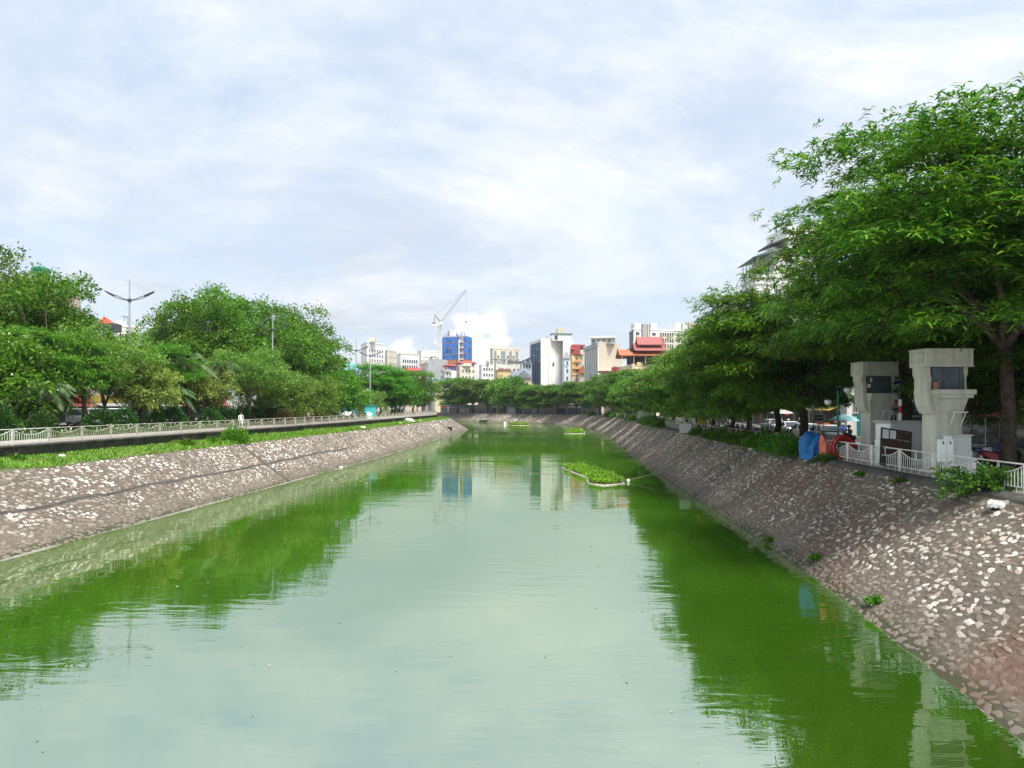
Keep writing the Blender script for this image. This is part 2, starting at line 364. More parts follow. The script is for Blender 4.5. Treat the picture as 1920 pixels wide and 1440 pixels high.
# ------------------------------------------------------------------ stone-pitched banks
class Bank:
    def __init__(s, lo, zlo, hi, zhi, ktop):
        s.lo, s.hi, s.zlo, s.zhi = lo, hi, zlo, zhi
        # correspondence: equal knot index (the lines are written with matching knots)
        s.n = (len(lo.p)-1)
    def pt(s, q, t):
        """q in knots (0..n), t 0 at water .. 1 at top -> xyz"""
        q = np.asarray(q, float); idx = np.arange(len(s.lo.p)); idx2 = np.arange(len(s.hi.p))
        qa = q*12; qb = q*12
        a = np.stack([np.interp(qa, idx, s.lo.p[:, 0]), np.interp(qa, idx, s.lo.p[:, 1])], -1)
        b = np.stack([np.interp(qb, idx2, s.hi.p[:, 0]), np.interp(qb, idx2, s.hi.p[:, 1])], -1)
        zb = s.zhi(np.interp(qb, idx2, s.hi.s)) if callable(s.zhi) else np.full(q.shape, s.zhi)
        t = np.asarray(t, float); sw = 4*t*(1-t)      # the old slope has sagged and heaved a little
        zz = s.zlo*(1-t)+zb*t+np.minimum(1, sw*2)*(0.045*np.sin(q*31+t*4)*np.sin(q*12.3+1+t*2)+0.035*np.sin(q*53+t*9+2))
        return np.concatenate([a*(1-t)[..., None]+b*t[..., None], zz[..., None]], -1)
    def grid(s, name, m, nu=900, nv=12, amp=0.006, qmax=None):
        q = np.linspace(0, qmax or (len(s.lo.p)-1)/12, nu); t = np.linspace(0, 1, nv)
        Q, T = np.meshgrid(q, t, indexing='ij'); V = s.pt(Q, T); V[:, 1:-1, 2] += rng.normal(0, amp, (nu, nv-2))
        i, j = np.meshgrid(np.arange(nu-1), np.arange(nv-1), indexing='ij'); k = (i*nv+j).ravel()
        return link(name, npmesh(name, V, np.stack([k, k+1, k+nv+1, k+nv], 1), m, True))
    def q_at_y(s, y): return float(np.interp(y, s.lo.p[:, 1], np.arange(len(s.lo.p))))/12
BR = Bank(RW, -0.35, RT, lambda u: zright(u)+0.02, 0)
BL = Bank(LW, -0.35, LG, ZLG, 0)
bank_r = BR.grid('stone_bank_right', M['bank']); tag(bank_r, kind='structure')
bank_l = BL.grid('stone_bank_left', M['bank']); tag(bank_l, kind='structure')

def stone_shape(r, k=7):
    """irregular flat-topped field stone, unit size: outer skirt ring, shoulder ring, middle"""
    th = np.linspace(0, 2*np.pi, k, endpoint=False)+r.normal(0, 0.13, k)
    rad = 0.5*(1+r.normal(0, 0.22, k)); c = np.c_[np.cos(th)*rad, np.sin(th)*rad]
    V = np.concatenate([np.c_[c, np.full(k, -0.5)], np.c_[c*0.93, np.full(k, 0.45)+r.normal(0, 0.18, k)], np.c_[c*0.66, np.full(k, 0.85)+r.normal(0, 0.16, k)], [[0, 0, 1.0]]])
    i = np.arange(k); j = (i+1) % k
    Fq = np.concatenate([np.stack([i, j, k+j], 1), np.stack([i, k+j, k+i], 1), np.stack([k+i, k+j, 2*k+j], 1), np.stack([k+i, 2*k+j, 2*k+i], 1), np.stack([2*k+i, 2*k+j, np.full(k, 3*k)], 1)])
    return V, Fq
shapes = [stone_shape(np.random.default_rng(100+i)) for i in range(24)]
stone_meshes = [npmesh('stone', V, Fq, M['stone1'], True) for V, Fq in shapes[:12]]

def lay_stones(bank, parent, y0, y1, du, dv, tmax, gaps, q1=None, seed=1, tmin=0.07):
    r = np.random.default_rng(seed)
    qa, qb = bank.q_at_y(y0), (q1 if q1 else bank.q_at_y(y1))
    qs = np.linspace(qa, qb, 4000); L = np.concatenate([[0], np.cumsum(np.linalg.norm(np.diff(bank.pt(qs, np.full(4000, 0.5)), axis=0), axis=1))])
    pos = []
    u = 0.0
    rows = []
    tl = np.arange(tmin, tmax, dv/6.6)
    for ri, t in enumerate(tl):
        n = int(L[-1]/du); uu = (np.arange(n)+(0.5 if ri % 2 else 0)+r.normal(0, 0.24, n))*du
        tt = t+r.normal(0, 0.2*dv/6.6, n)
        rows.append(np.c_[np.interp(uu, L, qs), tt, uu])
    A = np.concatenate(rows)
    keep = r.random(len(A)) > 0.05
    for g in gaps: keep &= g(A[:, 0], A[:, 1], A[:, 2])
    A = A[keep]; n = len(A)
    C = bank.pt(A[:, 0], A[:, 1]); eu = norm(bank.pt(A[:, 0]+0.01, A[:, 1])-C); ev = norm(bank.pt(A[:, 0], A[:, 1]+0.02)-C)
    nn = norm(np.cross(eu, ev)); nn *= np.sign(nn[:, 2:3])
    L_ = du*r.uniform(0.7, 1.3, n); W_ = dv*r.uniform(0.62, 1.2, n); H_ = r.uniform(0.010, 0.030, n)
    small = r.random(n) < 0.2; L_[small] *= 0.6; W_[small] *= 0.7
    ang = r.normal(0.0, 0.30, n)
    ex = eu*np.cos(ang)[:, None]+ev*np.sin(ang)[:, None]; ey = np.cross(nn, ex)
    return C, ex, ey, nn, L_, W_, H_
def put_stones(parent, data, n_single, seed=3):
    C, ex, ey, nn, L_, W_, H_ = data; r = np.random.default_rng(seed); n = len(C)
    # those that show largest from the bridge become single pieces
    rel = C-np.array([0, 0, CAMZ]); Yd = rel[:, 1]; inview = (Yd > 8) & (np.abs(rel[:, 0]/np.maximum(Yd, 1)) < 0.668) & (-rel[:, 2]/np.maximum(Yd, 1) < 0.473)
    size = np.where(inview, L_*W_*np.abs((nn*norm(-rel)).sum(1))/(rel**2).sum(1), 0)
    order = np.argsort(-size); single = order[:n_single]; rest = order[n_single:]
    for i in single:
        k = r.integers(0, 12); o = bpy.data.objects.new('stone', stone_meshes[k]); COL.objects.link(o); o.parent = parent
        Mx = Matrix.Identity(4)
        for c, v in enumerate((ex[i]*L_[i], ey[i]*W_[i], nn[i]*H_[i])):
            for q in range(3): Mx[q][c] = v[q]
        Mx.translation = Vector(C[i]); o.matrix_local = Mx
    kk = r.integers(0, len(shapes), len(rest)); VV = []; FF = []; off = 0
    for k, (V, Fq) in enumerate(shapes):
        sel = rest[kk == k]
        if not len(sel): continue
        W3 = C[sel][:, None]+V[None, :, 0:1]*(ex[sel]*L_[sel, None])[:, None]+V[None, :, 1:2]*(ey[sel]*W_[sel, None])[:, None]+V[None, :, 2:3]*(nn[sel]*H_[sel, None])[:, None]
        VV.append(W3.reshape(-1, 3)); FF.append((Fq[None]+off+(np.arange(len(sel))*len(V))[:, None, None]).reshape(-1, 3)); off += len(sel)*len(V)
    o = link('stones', npmesh('stones', np.concatenate(VV), np.concatenate(FF), M['stone'], True), parent); o['kind'] = 'stuff'
# slope joints: concrete ribs run up the slope, one band runs along the left slope
rib_q_r = [BR.q_at_y(y) for y in (59, 94, 113, 133, 154, 176, 200)]
rib_q_l = [BL.q_at_y(y) for y in (70, 113, 134, 150, 166, 184, 203)]
def ribgap(qs, wq=0.006):
    return lambda q, t, u: np.all(np.abs(q[:, None]-np.array(qs)[None]) > wq, axis=1)
band_t = lambda q: 0.53+0.010*np.sin(q*9)+0.004*np.sin(q*47)
gapL = lambda q, t, u: (np.abs(t-band_t(q)) > 0.02) | (q > BL.q_at_y(100))
put_stones(bank_r, lay_stones(BR, bank_r, 9, 130, 0.32, 0.205, 0.97, [ribgap(rib_q_r)], seed=11), 300)
put_stones(bank_l, lay_stones(BL, bank_l, 22, 130, 0.36, 0.23, 0.985, [ribgap(rib_q_l), gapL], seed=12), 300)
put_stones(bank_r, lay_stones(BR, bank_r, 130, 300, 0.62, 0.42, 0.97, [ribgap(rib_q_r)], q1=13.0, seed=13), 0)
put_stones(bank_l, lay_stones(BL, bank_l, 130, 215, 0.62, 0.42, 0.98, [ribgap(rib_q_l)], q1=8.6, seed=14), 0)
M['rib'] = mat('dark concrete joint', (0.075, 0.072, 0.064), 0.95, 0.3, 1.0, 0.4, c2=(0.035, 0.033, 0.03))
M['rib_pale'] = mat('pale concrete joint', (0.27, 0.25, 0.22), 0.95, 0.25, 1.0, 0.3)
def slope_bar(parent, bank, q, w_, h, m, t0=0.03, t1=1.0, lean=0.0):
    t = np.linspace(t0, t1, 9); c = bank.pt(q+lean*t, t); a = bank.pt(q+lean*t+0.01, t); eu = norm(a-c); V = []
    for s_, hh in ((-1, -0.15), (-1, h), (1, h), (1, -0.15)): V.append(c+eu*s_*w_/2+np.array([0, 0, hh]))
    V = np.stack(V, 1).reshape(-1, 3); i = np.arange(8)
    Fq = np.concatenate([np.stack([i*4+k, i*4+(k+1) % 4, i*4+4+(k+1) % 4, i*4+4+k], 1) for k in range(4)]+[[[0, 3, 2, 1], [32, 33, 34, 35]]])
    return link('slope_joint', npmesh('slope_joint', V, Fq, m), parent)
for i, q in enumerate(rib_q_r): slope_bar(bank_r, BR, q, 0.08+0.03*i, 0.04, M['rib'])
for i, q in enumerate(rib_q_l): slope_bar(bank_l, BL, q, 0.07+0.035*i, 0.04 if i < 5 else 0.12, M['rib'])
for y, qq in ((255, 9.2), (0, 9.8), (0, 10.35), (0, 10.8), (0, 11.2), (0, 11.6), (0, 11.95)): slope_bar(bank_r, BR, qq, 0.5, 0.16, M['rib_pale'])
# band along the left slope and the concrete toes at the water line
def along(parent, name, bank, q0, q1, t, wt, h, m, n=80):
    q = np.linspace(q0, q1, n); tt = t(q) if callable(t) else np.full(n, t)
    V = np.stack([bank.pt(q, tt-wt/2)-[0, 0, 0.15], bank.pt(q, tt-wt/2)+[0, 0, h], bank.pt(q, tt+wt/2)+[0, 0, h], bank.pt(q, tt+wt/2)-[0, 0, 0.15]], 1).reshape(-1, 3)
    i = np.arange(n-1); Fq = np.concatenate([np.stack([i*4+k, i*4+(k+1) % 4, i*4+4+(k+1) % 4, i*4+4+k], 1) for k in range(4)]+[[[0, 3, 2, 1], [4*n-4, 4*n-3, 4*n-2, 4*n-1]]])
    return link(name, npmesh(name, V, Fq, m), parent)
along(bank_l, 'slope_band', BL, BL.q_at_y(15), BL.q_at_y(96), band_t, 0.024, 0.035, M['rib'])
along(bank_l, 'toe_beam', BL, BL.q_at_y(5), 8.4, 0.088, 0.018, 0.03, M['rib_pale'])
along(bank_r, 'top_kerb', BR, BR.q_at_y(5), 13.5, 0.99, 0.05, 0.06, M['wall_dark'], 160)

# ------------------------------------------------------------------ left: grass shelf and retaining wall
BS = Bank(LG, ZLG, LF, ZLW, 0)
shelf = BS.grid('grass_shelf', M['soil'], 300, 6, 0.04); tag(shelf, kind='structure')
us = np.linspace(0, LF.len-10, 150); zt = ZL+0.03
a = LF.off(us, 0.05); b = LF.off(us, -0.3); n = len(us)
V = np.concatenate([np.c_[a, np.full(n, ZLW-0.3)], np.c_[a, np.full(n, zt-0.16)], np.c_[LF.off(us, 0.10), np.full(n, zt-0.16)], np.c_[LF.off(us, 0.10), np.full(n, zt)], np.c_[b, np.full(n, zt)], np.c_[b, np.full(n, ZLW-0.3)]]); i = np.arange(n-1)
rw = link('retaining_wall', npmesh('retaining_wall', V, np.concatenate([np.stack([k*n+i, k*n+i+1, (k+1)*n+i+1, (k+1)*n+i], 1) for k in range(5)]), M['wall_dark']))
tag(rw, 'dark stained low retaining wall under the fence above the grass strip', 'wall')

# ------------------------------------------------------------------ fences
def fence_panel_meshes(W, m, sag=0.32, top=0.98, k=5, nb=15):
    f = MB(); hw = W/2-0.10
    f.tube([(-hw-0.1, 0, top), (hw+0.1, 0, top)], 0.028, 6); f.tube([(-hw, 0, 0.16), (hw, 0, 0.16)], 0.022, 6)
    f.tube([(-hw+2*hw*i/10, 0, 0.92-sag*(1-((i-5)/5.0)**2)) for i in range(11)], 0.020, 5)
    for x in (-hw*0.75, -hw*0.25, hw*0.25, hw*0.75): f.tube([(x, 0, -0.05), (x, 0, 0.16)], 0.018, 5)
    for x in (-0.05, 0.05): f.tube([(x, 0, 0.61), (x, 0, top)], 0.014, 4)
    p = MB()
    for x in (-0.065, 0.065): p.tube([(x, 0, -0.06), (x, 0, top+0.01)], 0.028, 6)
    for z in (0.10, 0.26, 0.42, 0.58, 0.74, 0.88): p.box(-0.06, 0.06, -0.012, 0.012, z, z+0.055)
    bar = MB().tube([(0, 0, 0), (0, 0, 1)], 0.0145, 5)
    bars = []
    for j in range(nb):
        u = -hw+2*hw*(j+0.5)/nb; bars.append((u, 0.16, 0.92-sag*(1-(u/hw)**2)-0.16))
    return f.mesh('panel', m), p.mesh('post', m), bar.mesh('bar', m), bars
def fence(name, label, line, u0, n, W, d, zf, mats, single, simple_after=999):
    root = thing(name, label, 'fence', (*line.off(u0, d), float(zf(u0))))
    sets = {}
    joined = MB()
    o0 = np.array(root.location)
    for i in range(n):
        m = mats(i)
        if m.name not in sets: sets[m.name] = fence_panel_meshes(W, m)
        fm, pm, bm_, bars = sets[m.name]
        ua, ub = u0+i*W, u0+(i+1)*W
        pa, pb = line.off(ua, d), line.off(ub, d); za, zb = float(zf(ua)), float(zf(ub))
        ang = math.atan2(pb[1]-pa[1], pb[0]-pa[0]); c = np.array([*(pa+pb)/2, (za+zb)/2])-o0
        link('post', pm, root, np.array([*pa, za])-o0, (0, 0, ang))
        pan = link('panel', fm, root, c, (0, 0, ang))
        if i < single:
            for (x, z, h) in bars: link('bar', bm_, pan, (x, 0, z), scale=(1, 1, h))
        else:
            ca, sa = math.cos(ang), math.sin(ang)
            for (x, z, h) in bars: q = c+np.array([x*ca, x*sa, z]); joined.tube([q, q+np.array([0, 0, h])], 0.0145, 3, False)
    if joined.v: o = build('far_bars', joined, mats(n-1), root); o['kind'] = 'stuff'
    return root
uR = RT.s_at_y(11.0)
fence('right_bank_fence', 'white painted metal railing with sagging curved rail along the stone slope beside the grey pillars', RT, uR, 12, 3.1, 0.45, lambda u: zright(u)+0.13, lambda i: M['white_paint'], 12)
uR2 = uR+12*3.1
fence('right_bank_fence', 'white metal railing half hidden by bushes farther along the right bank', RT, uR2+0.02, 64, 3.1, 0.45, lambda u: zright(u)+0.13, lambda i: M['cream_paint'], 0)
uL = LF.s_at_y(41)
fence('left_bank_fence', 'long pale metal railing with scalloped rail on top of the dark wall', LF, uL, 62, 3.3, -0.1, lambda u: zt, lambda i: M['white_paint'] if i < 3 else M['cream_paint'], 20)
# ------------------------------------------------------------------ vegetation
M['leaf_flame'] = leafmat('flame tree leaf', [(0.0, (0.012, 0.065, 0.007)), (0.45, (0.045, 0.14, 0.010)), (0.78, (0.115, 0.235, 0.014)), (1.0, (0.18, 0.29, 0.02))], 0.32, ((0.17, 0.28, 0.018), 0.30, 0.58, 0.45))
M['leaf_flame2'] = leafmat('lighter flame tree leaf', [(0.0, (0.016, 0.075, 0.007)), (0.45, (0.06, 0.165, 0.010)), (0.8, (0.14, 0.26, 0.014)), (1.0, (0.21, 0.31, 0.02))], 0.34, ((0.36, 0.10, 0.02), 0.5, 0.70, 0.7))
M['leaf_broad'] = leafmat('broad leaf', [(0.0, (0.026, 0.095, 0.012)), (0.5, (0.078, 0.195, 0.018)), (0.85, (0.155, 0.29, 0.03)), (1.0, (0.27, 0.34, 0.05))], 0.36, ((0.26, 0.25, 0.05), 0.28, 0.64, 0.35))
M['leaf_lime'] = leafmat('bright green leaf', [(0.0, (0.03, 0.125, 0.010)), (0.5, (0.078, 0.23, 0.014)), (1.0, (0.17, 0.36, 0.03))], 0.36)
M['leaf_olive'] = leafmat('olive green leaf', [(0.0, (0.06, 0.13, 0.022)), (0.5, (0.125, 0.235, 0.034)), (1.0, (0.23, 0.34, 0.06))], 0.34)
M['leaf_yellow'] = leafmat('yellowing leaf', [(0.0, (0.11, 0.15, 0.03)), (0.5, (0.22, 0.28, 0.055)), (1.0, (0.38, 0.41, 0.11))], 0.3, ((0.07, 0.055, 0.03), 0.55, 0.56, 0.8))
M['leaf_dark'] = leafmat('dark clipped leaf', [(0.0, (0.010, 0.045, 0.008)), (0.6, (0.024, 0.088, 0.010)), (1.0, (0.05, 0.15, 0.018))], 0.2)
M['leaf_bush'] = leafmat('bank bush leaf', [(0.0, (0.022, 0.085, 0.008)), (0.5, (0.055, 0.165, 0.012)), (1.0, (0.13, 0.28, 0.02))], 0.3)
M['leaf_rust'] = leafmat('reddish shrub leaf', [(0.0, (0.07, 0.045, 0.015)), (0.5, (0.14, 0.075, 0.03)), (1.0, (0.16, 0.15, 0.04))], 0.25)
M['leaf_palm'] = leafmat('palm leaflet', [(0.0, (0.05, 0.12, 0.045)), (0.6, (0.12, 0.21, 0.085)), (1.0, (0.22, 0.30, 0.14))], 0.25)
M['leaf_grass'] = leafmat('grass blade', [(0.0, (0.06, 0.15, 0.012)), (0.5, (0.13, 0.28, 0.018)), (1.0, (0.25, 0.38, 0.04))], 0.35, ((0.25, 0.20, 0.07), 0.25, 0.60, 0.5))
M['flower_white'] = mat('white petals', (0.75, 0.74, 0.68), 0.7, 0.05)

def fronds(C, D, Ln, Wd, droop, r):
    """arched twisted strips (pinnate sprays): 6 verts, 2 quads each"""
    n = len(C); D = norm(D); up = np.tile([0, 0, 1.0], (n, 1)); S = norm(np.cross(D, up)+r.normal(0, 0.25, (n, 3))); U = np.cross(S, D)
    V = np.zeros((n, 3, 2, 3)); prof = (0.45, 1.0, 0.45)
    for a, t in enumerate((0, 0.5, 1.0)):
        c = C+D*(Ln*t)[:, None]+U*(Ln*(0.18*t))[:, None]-np.array([0, 0, 1.0])*(droop*Ln*t*t)[:, None]
        for b, sgn in enumerate((-1, 1)): V[:, a, b] = c+S*(sgn*0.5*Wd*prof[a])[:, None]
    base = np.array([[0, 1, 3, 2], [2, 3, 5, 4]])
    return V.reshape(-1, 3), (base[None]+(np.arange(n)*6)[:, None, None]).reshape(-1, 4)
def leaves(C, D, Ln, Wd, r, spread=0.5):
    """folded pointed leaves: 4 verts, 2 triangles"""
    n = len(C); D = norm(D); S = norm(np.cross(D, norm(r.normal(0, spread, (n, 3))+[0, 0, 1]))); U = np.cross(S, D)
    V = np.stack([C, C+D*(Ln*0.45)[:, None]-S*(0.5*Wd)[:, None]+U*(0.18*Wd)[:, None], C+D*Ln[:, None]-np.array([0, 0, 1.0])*(0.15*Ln)[:, None], C+D*(Ln*0.45)[:, None]+S*(0.5*Wd)[:, None]+U*(0.18*Wd)[:, None]], 1)
    base = np.array([[0, 2, 1], [0, 3, 2]])
    return V.reshape(-1, 3), (base[None]+(np.arange(n)*4)[:, None, None]).reshape(-1, 3)

def limb(mb, p0, p1, r0, r1, r, sag=0.15, n=7, k=6):
    p0 = np.array(p0, float); p1 = np.array(p1, float); L = np.linalg.norm(p1-p0); w1 = r.normal(0, 0.07, 3)*L; pts = []
    for t in np.linspace(0, 1, n):
        q = p0*(1-t)+p1*t; q[2] += sag*L*math.sin(math.pi*t)*0.6; q += w1*math.sin(math.pi*t)+r.normal(0, 0.012, 3)*L*(0 < t < 1)
        pts.append(q)
    mb.tube(pts, [r0*(1-t)+r1*t for t in np.linspace(0, 1, n)], k); return pts

def tree_meshes(seed, H, Rad, trunk, kind, leafm, barkm, nclu=26, nleaf=9000, size=0.55, lean=(0, 0), tr=0.28, low=-0.35, flat=0.5, sparse=0.0, clump=1.0, fork_h=None):
    """one tree at the origin: returns (trunk mesh, crown mesh). Crown = leaf sprays on flattened pads carried by limbs"""
    r = np.random.default_rng(seed); cz = trunk+(H-trunk)*0.48; rz = (H-trunk)*0.54
    # pads spread evenly over the crown ellipsoid, outer and inner
    d = norm(r.normal(0, 1, (nclu*14, 3))); d = d[d[:, 2] > low]; pts = [d[0]]
    for q in d[1:]:
        if len(pts) >= nclu: break
        if min(np.linalg.norm(q-p) for p in pts) > 2.0/math.sqrt(nclu): pts.append(q)
    pts = np.array(pts); rr = r.uniform(0.62, 0.97, len(pts))
    inner = norm(r.normal(0, 1, (max(4, nclu//4), 3)))*r.uniform(0.2, 0.5, (max(4, nclu//4), 1))
    dirs = np.concatenate([pts*rr[:, None], inner]); wob = 1+r.normal(0, 0.13, (len(dirs), 1))
    c = dirs*wob*[Rad, Rad, rz]+[lean[0], lean[1], cz]
    prad = Rad*r.uniform(0.24, 0.42, len(c))*clump
    tb = MB(); fork = np.array([lean[0]*0.12, lean[1]*0.12, fork_h or max(2.0, trunk*0.85)])
    mid = fork*0.5+np.array([r.normal(0, 0.12), r.normal(0, 0.12), 0])
    tb.tube([(0, 0, -0.3), (0, 0, 0.15), mid, fork], [tr*1.5, tr*1.15, tr*0.95, tr*0.85], 9)
    nm = min(6, len(c)); mains = []
    for a in range(nm):
        th = 2*math.pi*a/nm+r.uniform(-0.4, 0.4); e = np.array([math.cos(th)*Rad*0.45+lean[0]*0.7, math.sin(th)*Rad*0.45+lean[1]*0.7, cz+rz*r.uniform(-0.25, 0.35)])
        mains.append(limb(tb, fork-np.array([0, 0, 0.2*a/nm]), e, tr*0.62, tr*0.25, r, 0.10, 8, 7))
    for q in c:
        ends = [m[j] for m in mains for j in (3, 5, 7)]; s = min(ends, key=lambda e: np.linalg.norm(e-q)+max(0, e[2]-q[2])*1.5)
        pl = limb(tb, s, q, tr*0.24, tr*0.06, r, 0.12, 6, 5)
        for _ in range(2): limb(tb, pl[3], q+r.normal(0, 0.5, 3)*Rad*0.16, tr*0.09, tr*0.03, r, 0.1, 4, 4)
    per = 8 if kind == 'frond' else 10; nall = nleaf; nleaf = nleaf//per
    w_ = prad**2; w_ = w_/w_.sum(); idx = r.choice(len(c), nleaf, p=w_)
    o = norm(r.normal(0, 1, (nleaf, 3))); o[:, 2] = np.where(o[:, 2] < -0.15, -o[:, 2]*0.6, o[:, 2]); rad = r.uniform(0.35, 1.0, nleaf)**0.5*(1+0.25*r.normal(0, 1, nleaf)**2*0.4)
    C = c[idx]+o*rad[:, None]*prad[idx][:, None]*[1, 1, flat]
    if sparse: keep = r.random(nleaf) > sparse*(np.sin(C[:, 0]*1.3+seed)*np.sin(C[:, 1]*1.1)*np.sin(C[:, 2]*1.7) > 0.15); C = C[keep]; o = o[keep]; idx = idx[keep]
    n = len(C); outw = norm(C-np.array([lean[0], lean[1], cz-rz*0.3])); D = norm(o*0.6+outw*0.9+r.normal(0, 0.25, (n, 3)))
    C = np.repeat(C, per, 0); D = np.repeat(D, per, 0); m_ = n*per
    if kind == 'frond':      # a fan of drooping fronds at each twig end
        az = np.arctan2(D[:, 1], D[:, 0])+np.tile(np.linspace(-1.5, 1.5, per), n)+r.normal(0, 0.25, m_); el = D[:, 2]*0.35+r.uniform(-0.1, 0.35, m_)
        D = np.c_[np.cos(az), np.sin(az), el]; C = C+r.normal(0, 0.10, (m_, 3))
        V, Fq = fronds(C, D, size*r.uniform(0.65, 1.35, m_), size*r.uniform(0.16, 0.25, m_), r.uniform(0.3, 0.8, m_), r)
    else:                    # a tuft of leaves at each twig end
        C = C+r.normal(0, size*0.75, (m_, 3)); D = D+r.normal(0, 0.6, (m_, 3)); D[:, 2] -= 0.2
        V, Fq = leaves(C, D, size*r.uniform(0.6, 1.35, m_), size*r.uniform(0.45, 0.75, m_), r, 0.7)
    return tb.mesh('trunk', barkm, True), npmesh('crown', V, Fq, leafm)
TREES = {}
def put_tree(key, name, label, x, y, z, s=1.0, rot=0.0, group=None, cat='tree', sz=None):
    t = thing(name, label, cat, (x, y, z), rot, group); t.scale = (s, s, sz or s)
    link('trunk', TREES[key][0], t); link('crown', TREES[key][1], t); return t
fl, bk = M['leaf_flame'], M['bark']
TREES['r1'] = tree_meshes(1, 15.8, 7.8, 3.2, 'frond', fl, bk, 74, 86000, 0.41, (-1.2, -0.5), 0.30, -0.62, 0.42, fork_h=5.6)
TREES['r2'] = tree_meshes(2, 16.0, 5.9, 3.2, 'frond', fl, bk, 66, 82000, 0.41, (-0.9, 0), 0.34, -0.62, 0.42, fork_h=5.0)
TREES['r3'] = tree_meshes(3, 10.6, 5.7, 1.5, 'frond', M['leaf_flame2'], bk, 46, 52000, 0.42, (-1.2, 0), 0.26, -0.8, 0.45, fork_h=3.0)
TREES['r4'] = tree_meshes(4, 10.4, 5.5, 1.4, 'frond', fl, bk, 44, 52000, 0.42, (-1.4, 0), 0.25, -0.8, 0.45, fork_h=3.0)
TREES['r5'] = tree_meshes(5, 10.6, 5.9, 1.4, 'frond', M['leaf_flame2'], bk, 40, 30000, 0.56, (-0.8, 0), 0.25, -0.8, 0.5, fork_h=3.0)
TREES['r6'] = tree_meshes(6, 11.2, 6.8, 1.5, 'frond', fl, bk, 38, 20000, 0.78, (0, 0), 0.27, -0.7, 0.5, fork_h=2.8)
TREES['r7'] = tree_meshes(7, 12.0, 6.2, 1.5, 'leaf', M['leaf_lime'], bk, 30, 8000, 0.70, (0, 0), 0.25, -0.8, 0.8)
put_tree('r1', 'flame_tree', 'tallest feathery flame tree at the edge of the view beside the machine pillars', 21.6, 33.5, ZR, group='flame trees along the right bank')
put_tree('r2', 'flame_tree', 'tall flame tree with forked trunk rising behind the two machine pillars', 23.0, 44.5, ZR, group='flame trees along the right bank')
rt = [(21.6, 57, 'r3', 1.16), (22.0, 64, 'r4', 1.08), (22.0, 71.5, 'r3', 1.03), (22.4, 79, 'r4', 1.0), (23.0, 88, 'r3', 1.0), (23.6, 98, 'r5', .95), (24.4, 108, 'r4', .92), (25.2, 120, 'r5', .92), (26.4, 133, 'r5', .9), (27.6, 148, 'r6', .88), (29.2, 164, 'r5', .92), (30.6, 181, 'r6', .92), (27.2, 176, 'r5', .72), (31.8, 199, 'r5', .97)]
for i, (x, y, k, s) in enumerate(rt):
    put_tree(k, 'flame_tree', f'{ORD[i+2]} flame tree along the right bank counting from the bridge', x, y, ZR-0.05, s, (0, 2.1, 0.7, 3.9, 5.1)[i % 5]*0.35, 'flame trees along the right bank')
ft = [(33.0, 221, 'r6', .98), (32.6, 243, 'r6', .95), (30.5, 266, 'r5', 1.0), (24.0, 287, 'r6', .9), (18, 303, 'r6', .86), (10.5, 312, 'r5', .92), (3.5, 322, 'r6', .84), (-3, 332, 'r7', 1.05), (-11, 343, 'r6', 1.05), (-18, 352, 'r6', 1.12), (-25.5, 362, 'r5', 1.3), (-49, 398, 'r6', .8)]
for i, (x, y, k, s) in enumerate(ft):
    put_tree(k, 'bank_tree', f'{ORD[i]} round tree of the row where the canal bends, counting from the right bank', x, y, 3.4, s*1.3, i*1.3, 'trees on the far bend', sz=s*1.26)
t = tree_meshes(31, 11, 6, 3.5, 'frond', leafmat('flame tree blossom', [(0, (0.10, 0.11, 0.02)), (0.5, (0.36, 0.12, 0.03)), (1, (0.45, 0.2, 0.05))], 0.3), bk, 24, 5000, 0.9, tr=0.25)
TREES['blossom'] = t; put_tree('blossom', 'flame_tree', 'orange blossoming flame tree at the foot of the striped glass building', 11.5, 326, 3.4, 1.0, 0.4)

for i, (x, y, k, s, lab) in enumerate(((27.0, 39.0, 'r4', 1.0, 'flame tree behind the largest trunk at the right edge, across the pavement'), (28.5, 53.0, 'r3', 1.0, 'flame tree behind the far pillar on the road side'), (31.0, 34.5, 'r3', .9, 'flame tree at the extreme right edge in front of the shops'))):
    put_tree(k, 'flame_tree', lab, x, y, ZR+0.05, s, 1.9*i+.6, 'flame trees along the right road')
# ---- left bank trees
TREES['l1'] = tree_meshes(41, 19.5, 8.8, 2.5, 'leaf', M['leaf_broad'], M['bark_grey'], 60, 32000, 0.44, (0, 0), 0.42, -0.9, 0.85, 0.55, 0.74)
TREES['l2'] = tree_meshes(42, 18.0, 8.2, 2.2, 'leaf', M['leaf_broad'], M['bark_grey'], 58, 32000, 0.44, (0, 0), 0.40, -0.9, 0.85, 0.45, 0.78)
TREES['l3'] = tree_meshes(43, 18.5, 8.0, 1.8, 'leaf', M['leaf_lime'], M['bark'], 56, 30000, 0.46, (0, 0), 0.40, -0.95, 0.85, 0.35, 0.8)
TREES['lime'] = tree_meshes(44, 9.2, 4.7, 2.0, 'frond', M['leaf_lime'], M['bark'], 42, 22000, 0.46, (0, 0), 0.20, -0.8, 0.6)
TREES['olive'] = tree_meshes(45, 9.5, 4.6, 2.9, 'leaf', M['leaf_olive'], M['bark_grey'], 38, 20000, 0.27, (0, 0), 0.20, -0.65, 0.7, 0.3)
TREES['yellow'] = tree_meshes(46, 7.0, 3.7, 1.6, 'leaf', M['leaf_yellow'], M['bark'], 28, 12000, 0.27, (0, 0), 0.17, -0.75, 0.7, 0.5)
TREES['frangi'] = tree_meshes(47, 7.6, 4.0, 0.5, 'leaf', M['leaf_lime'], M['bark_grey'], 34, 10000, 0.40, (0, 0), 0.18, -0.9, 0.8)
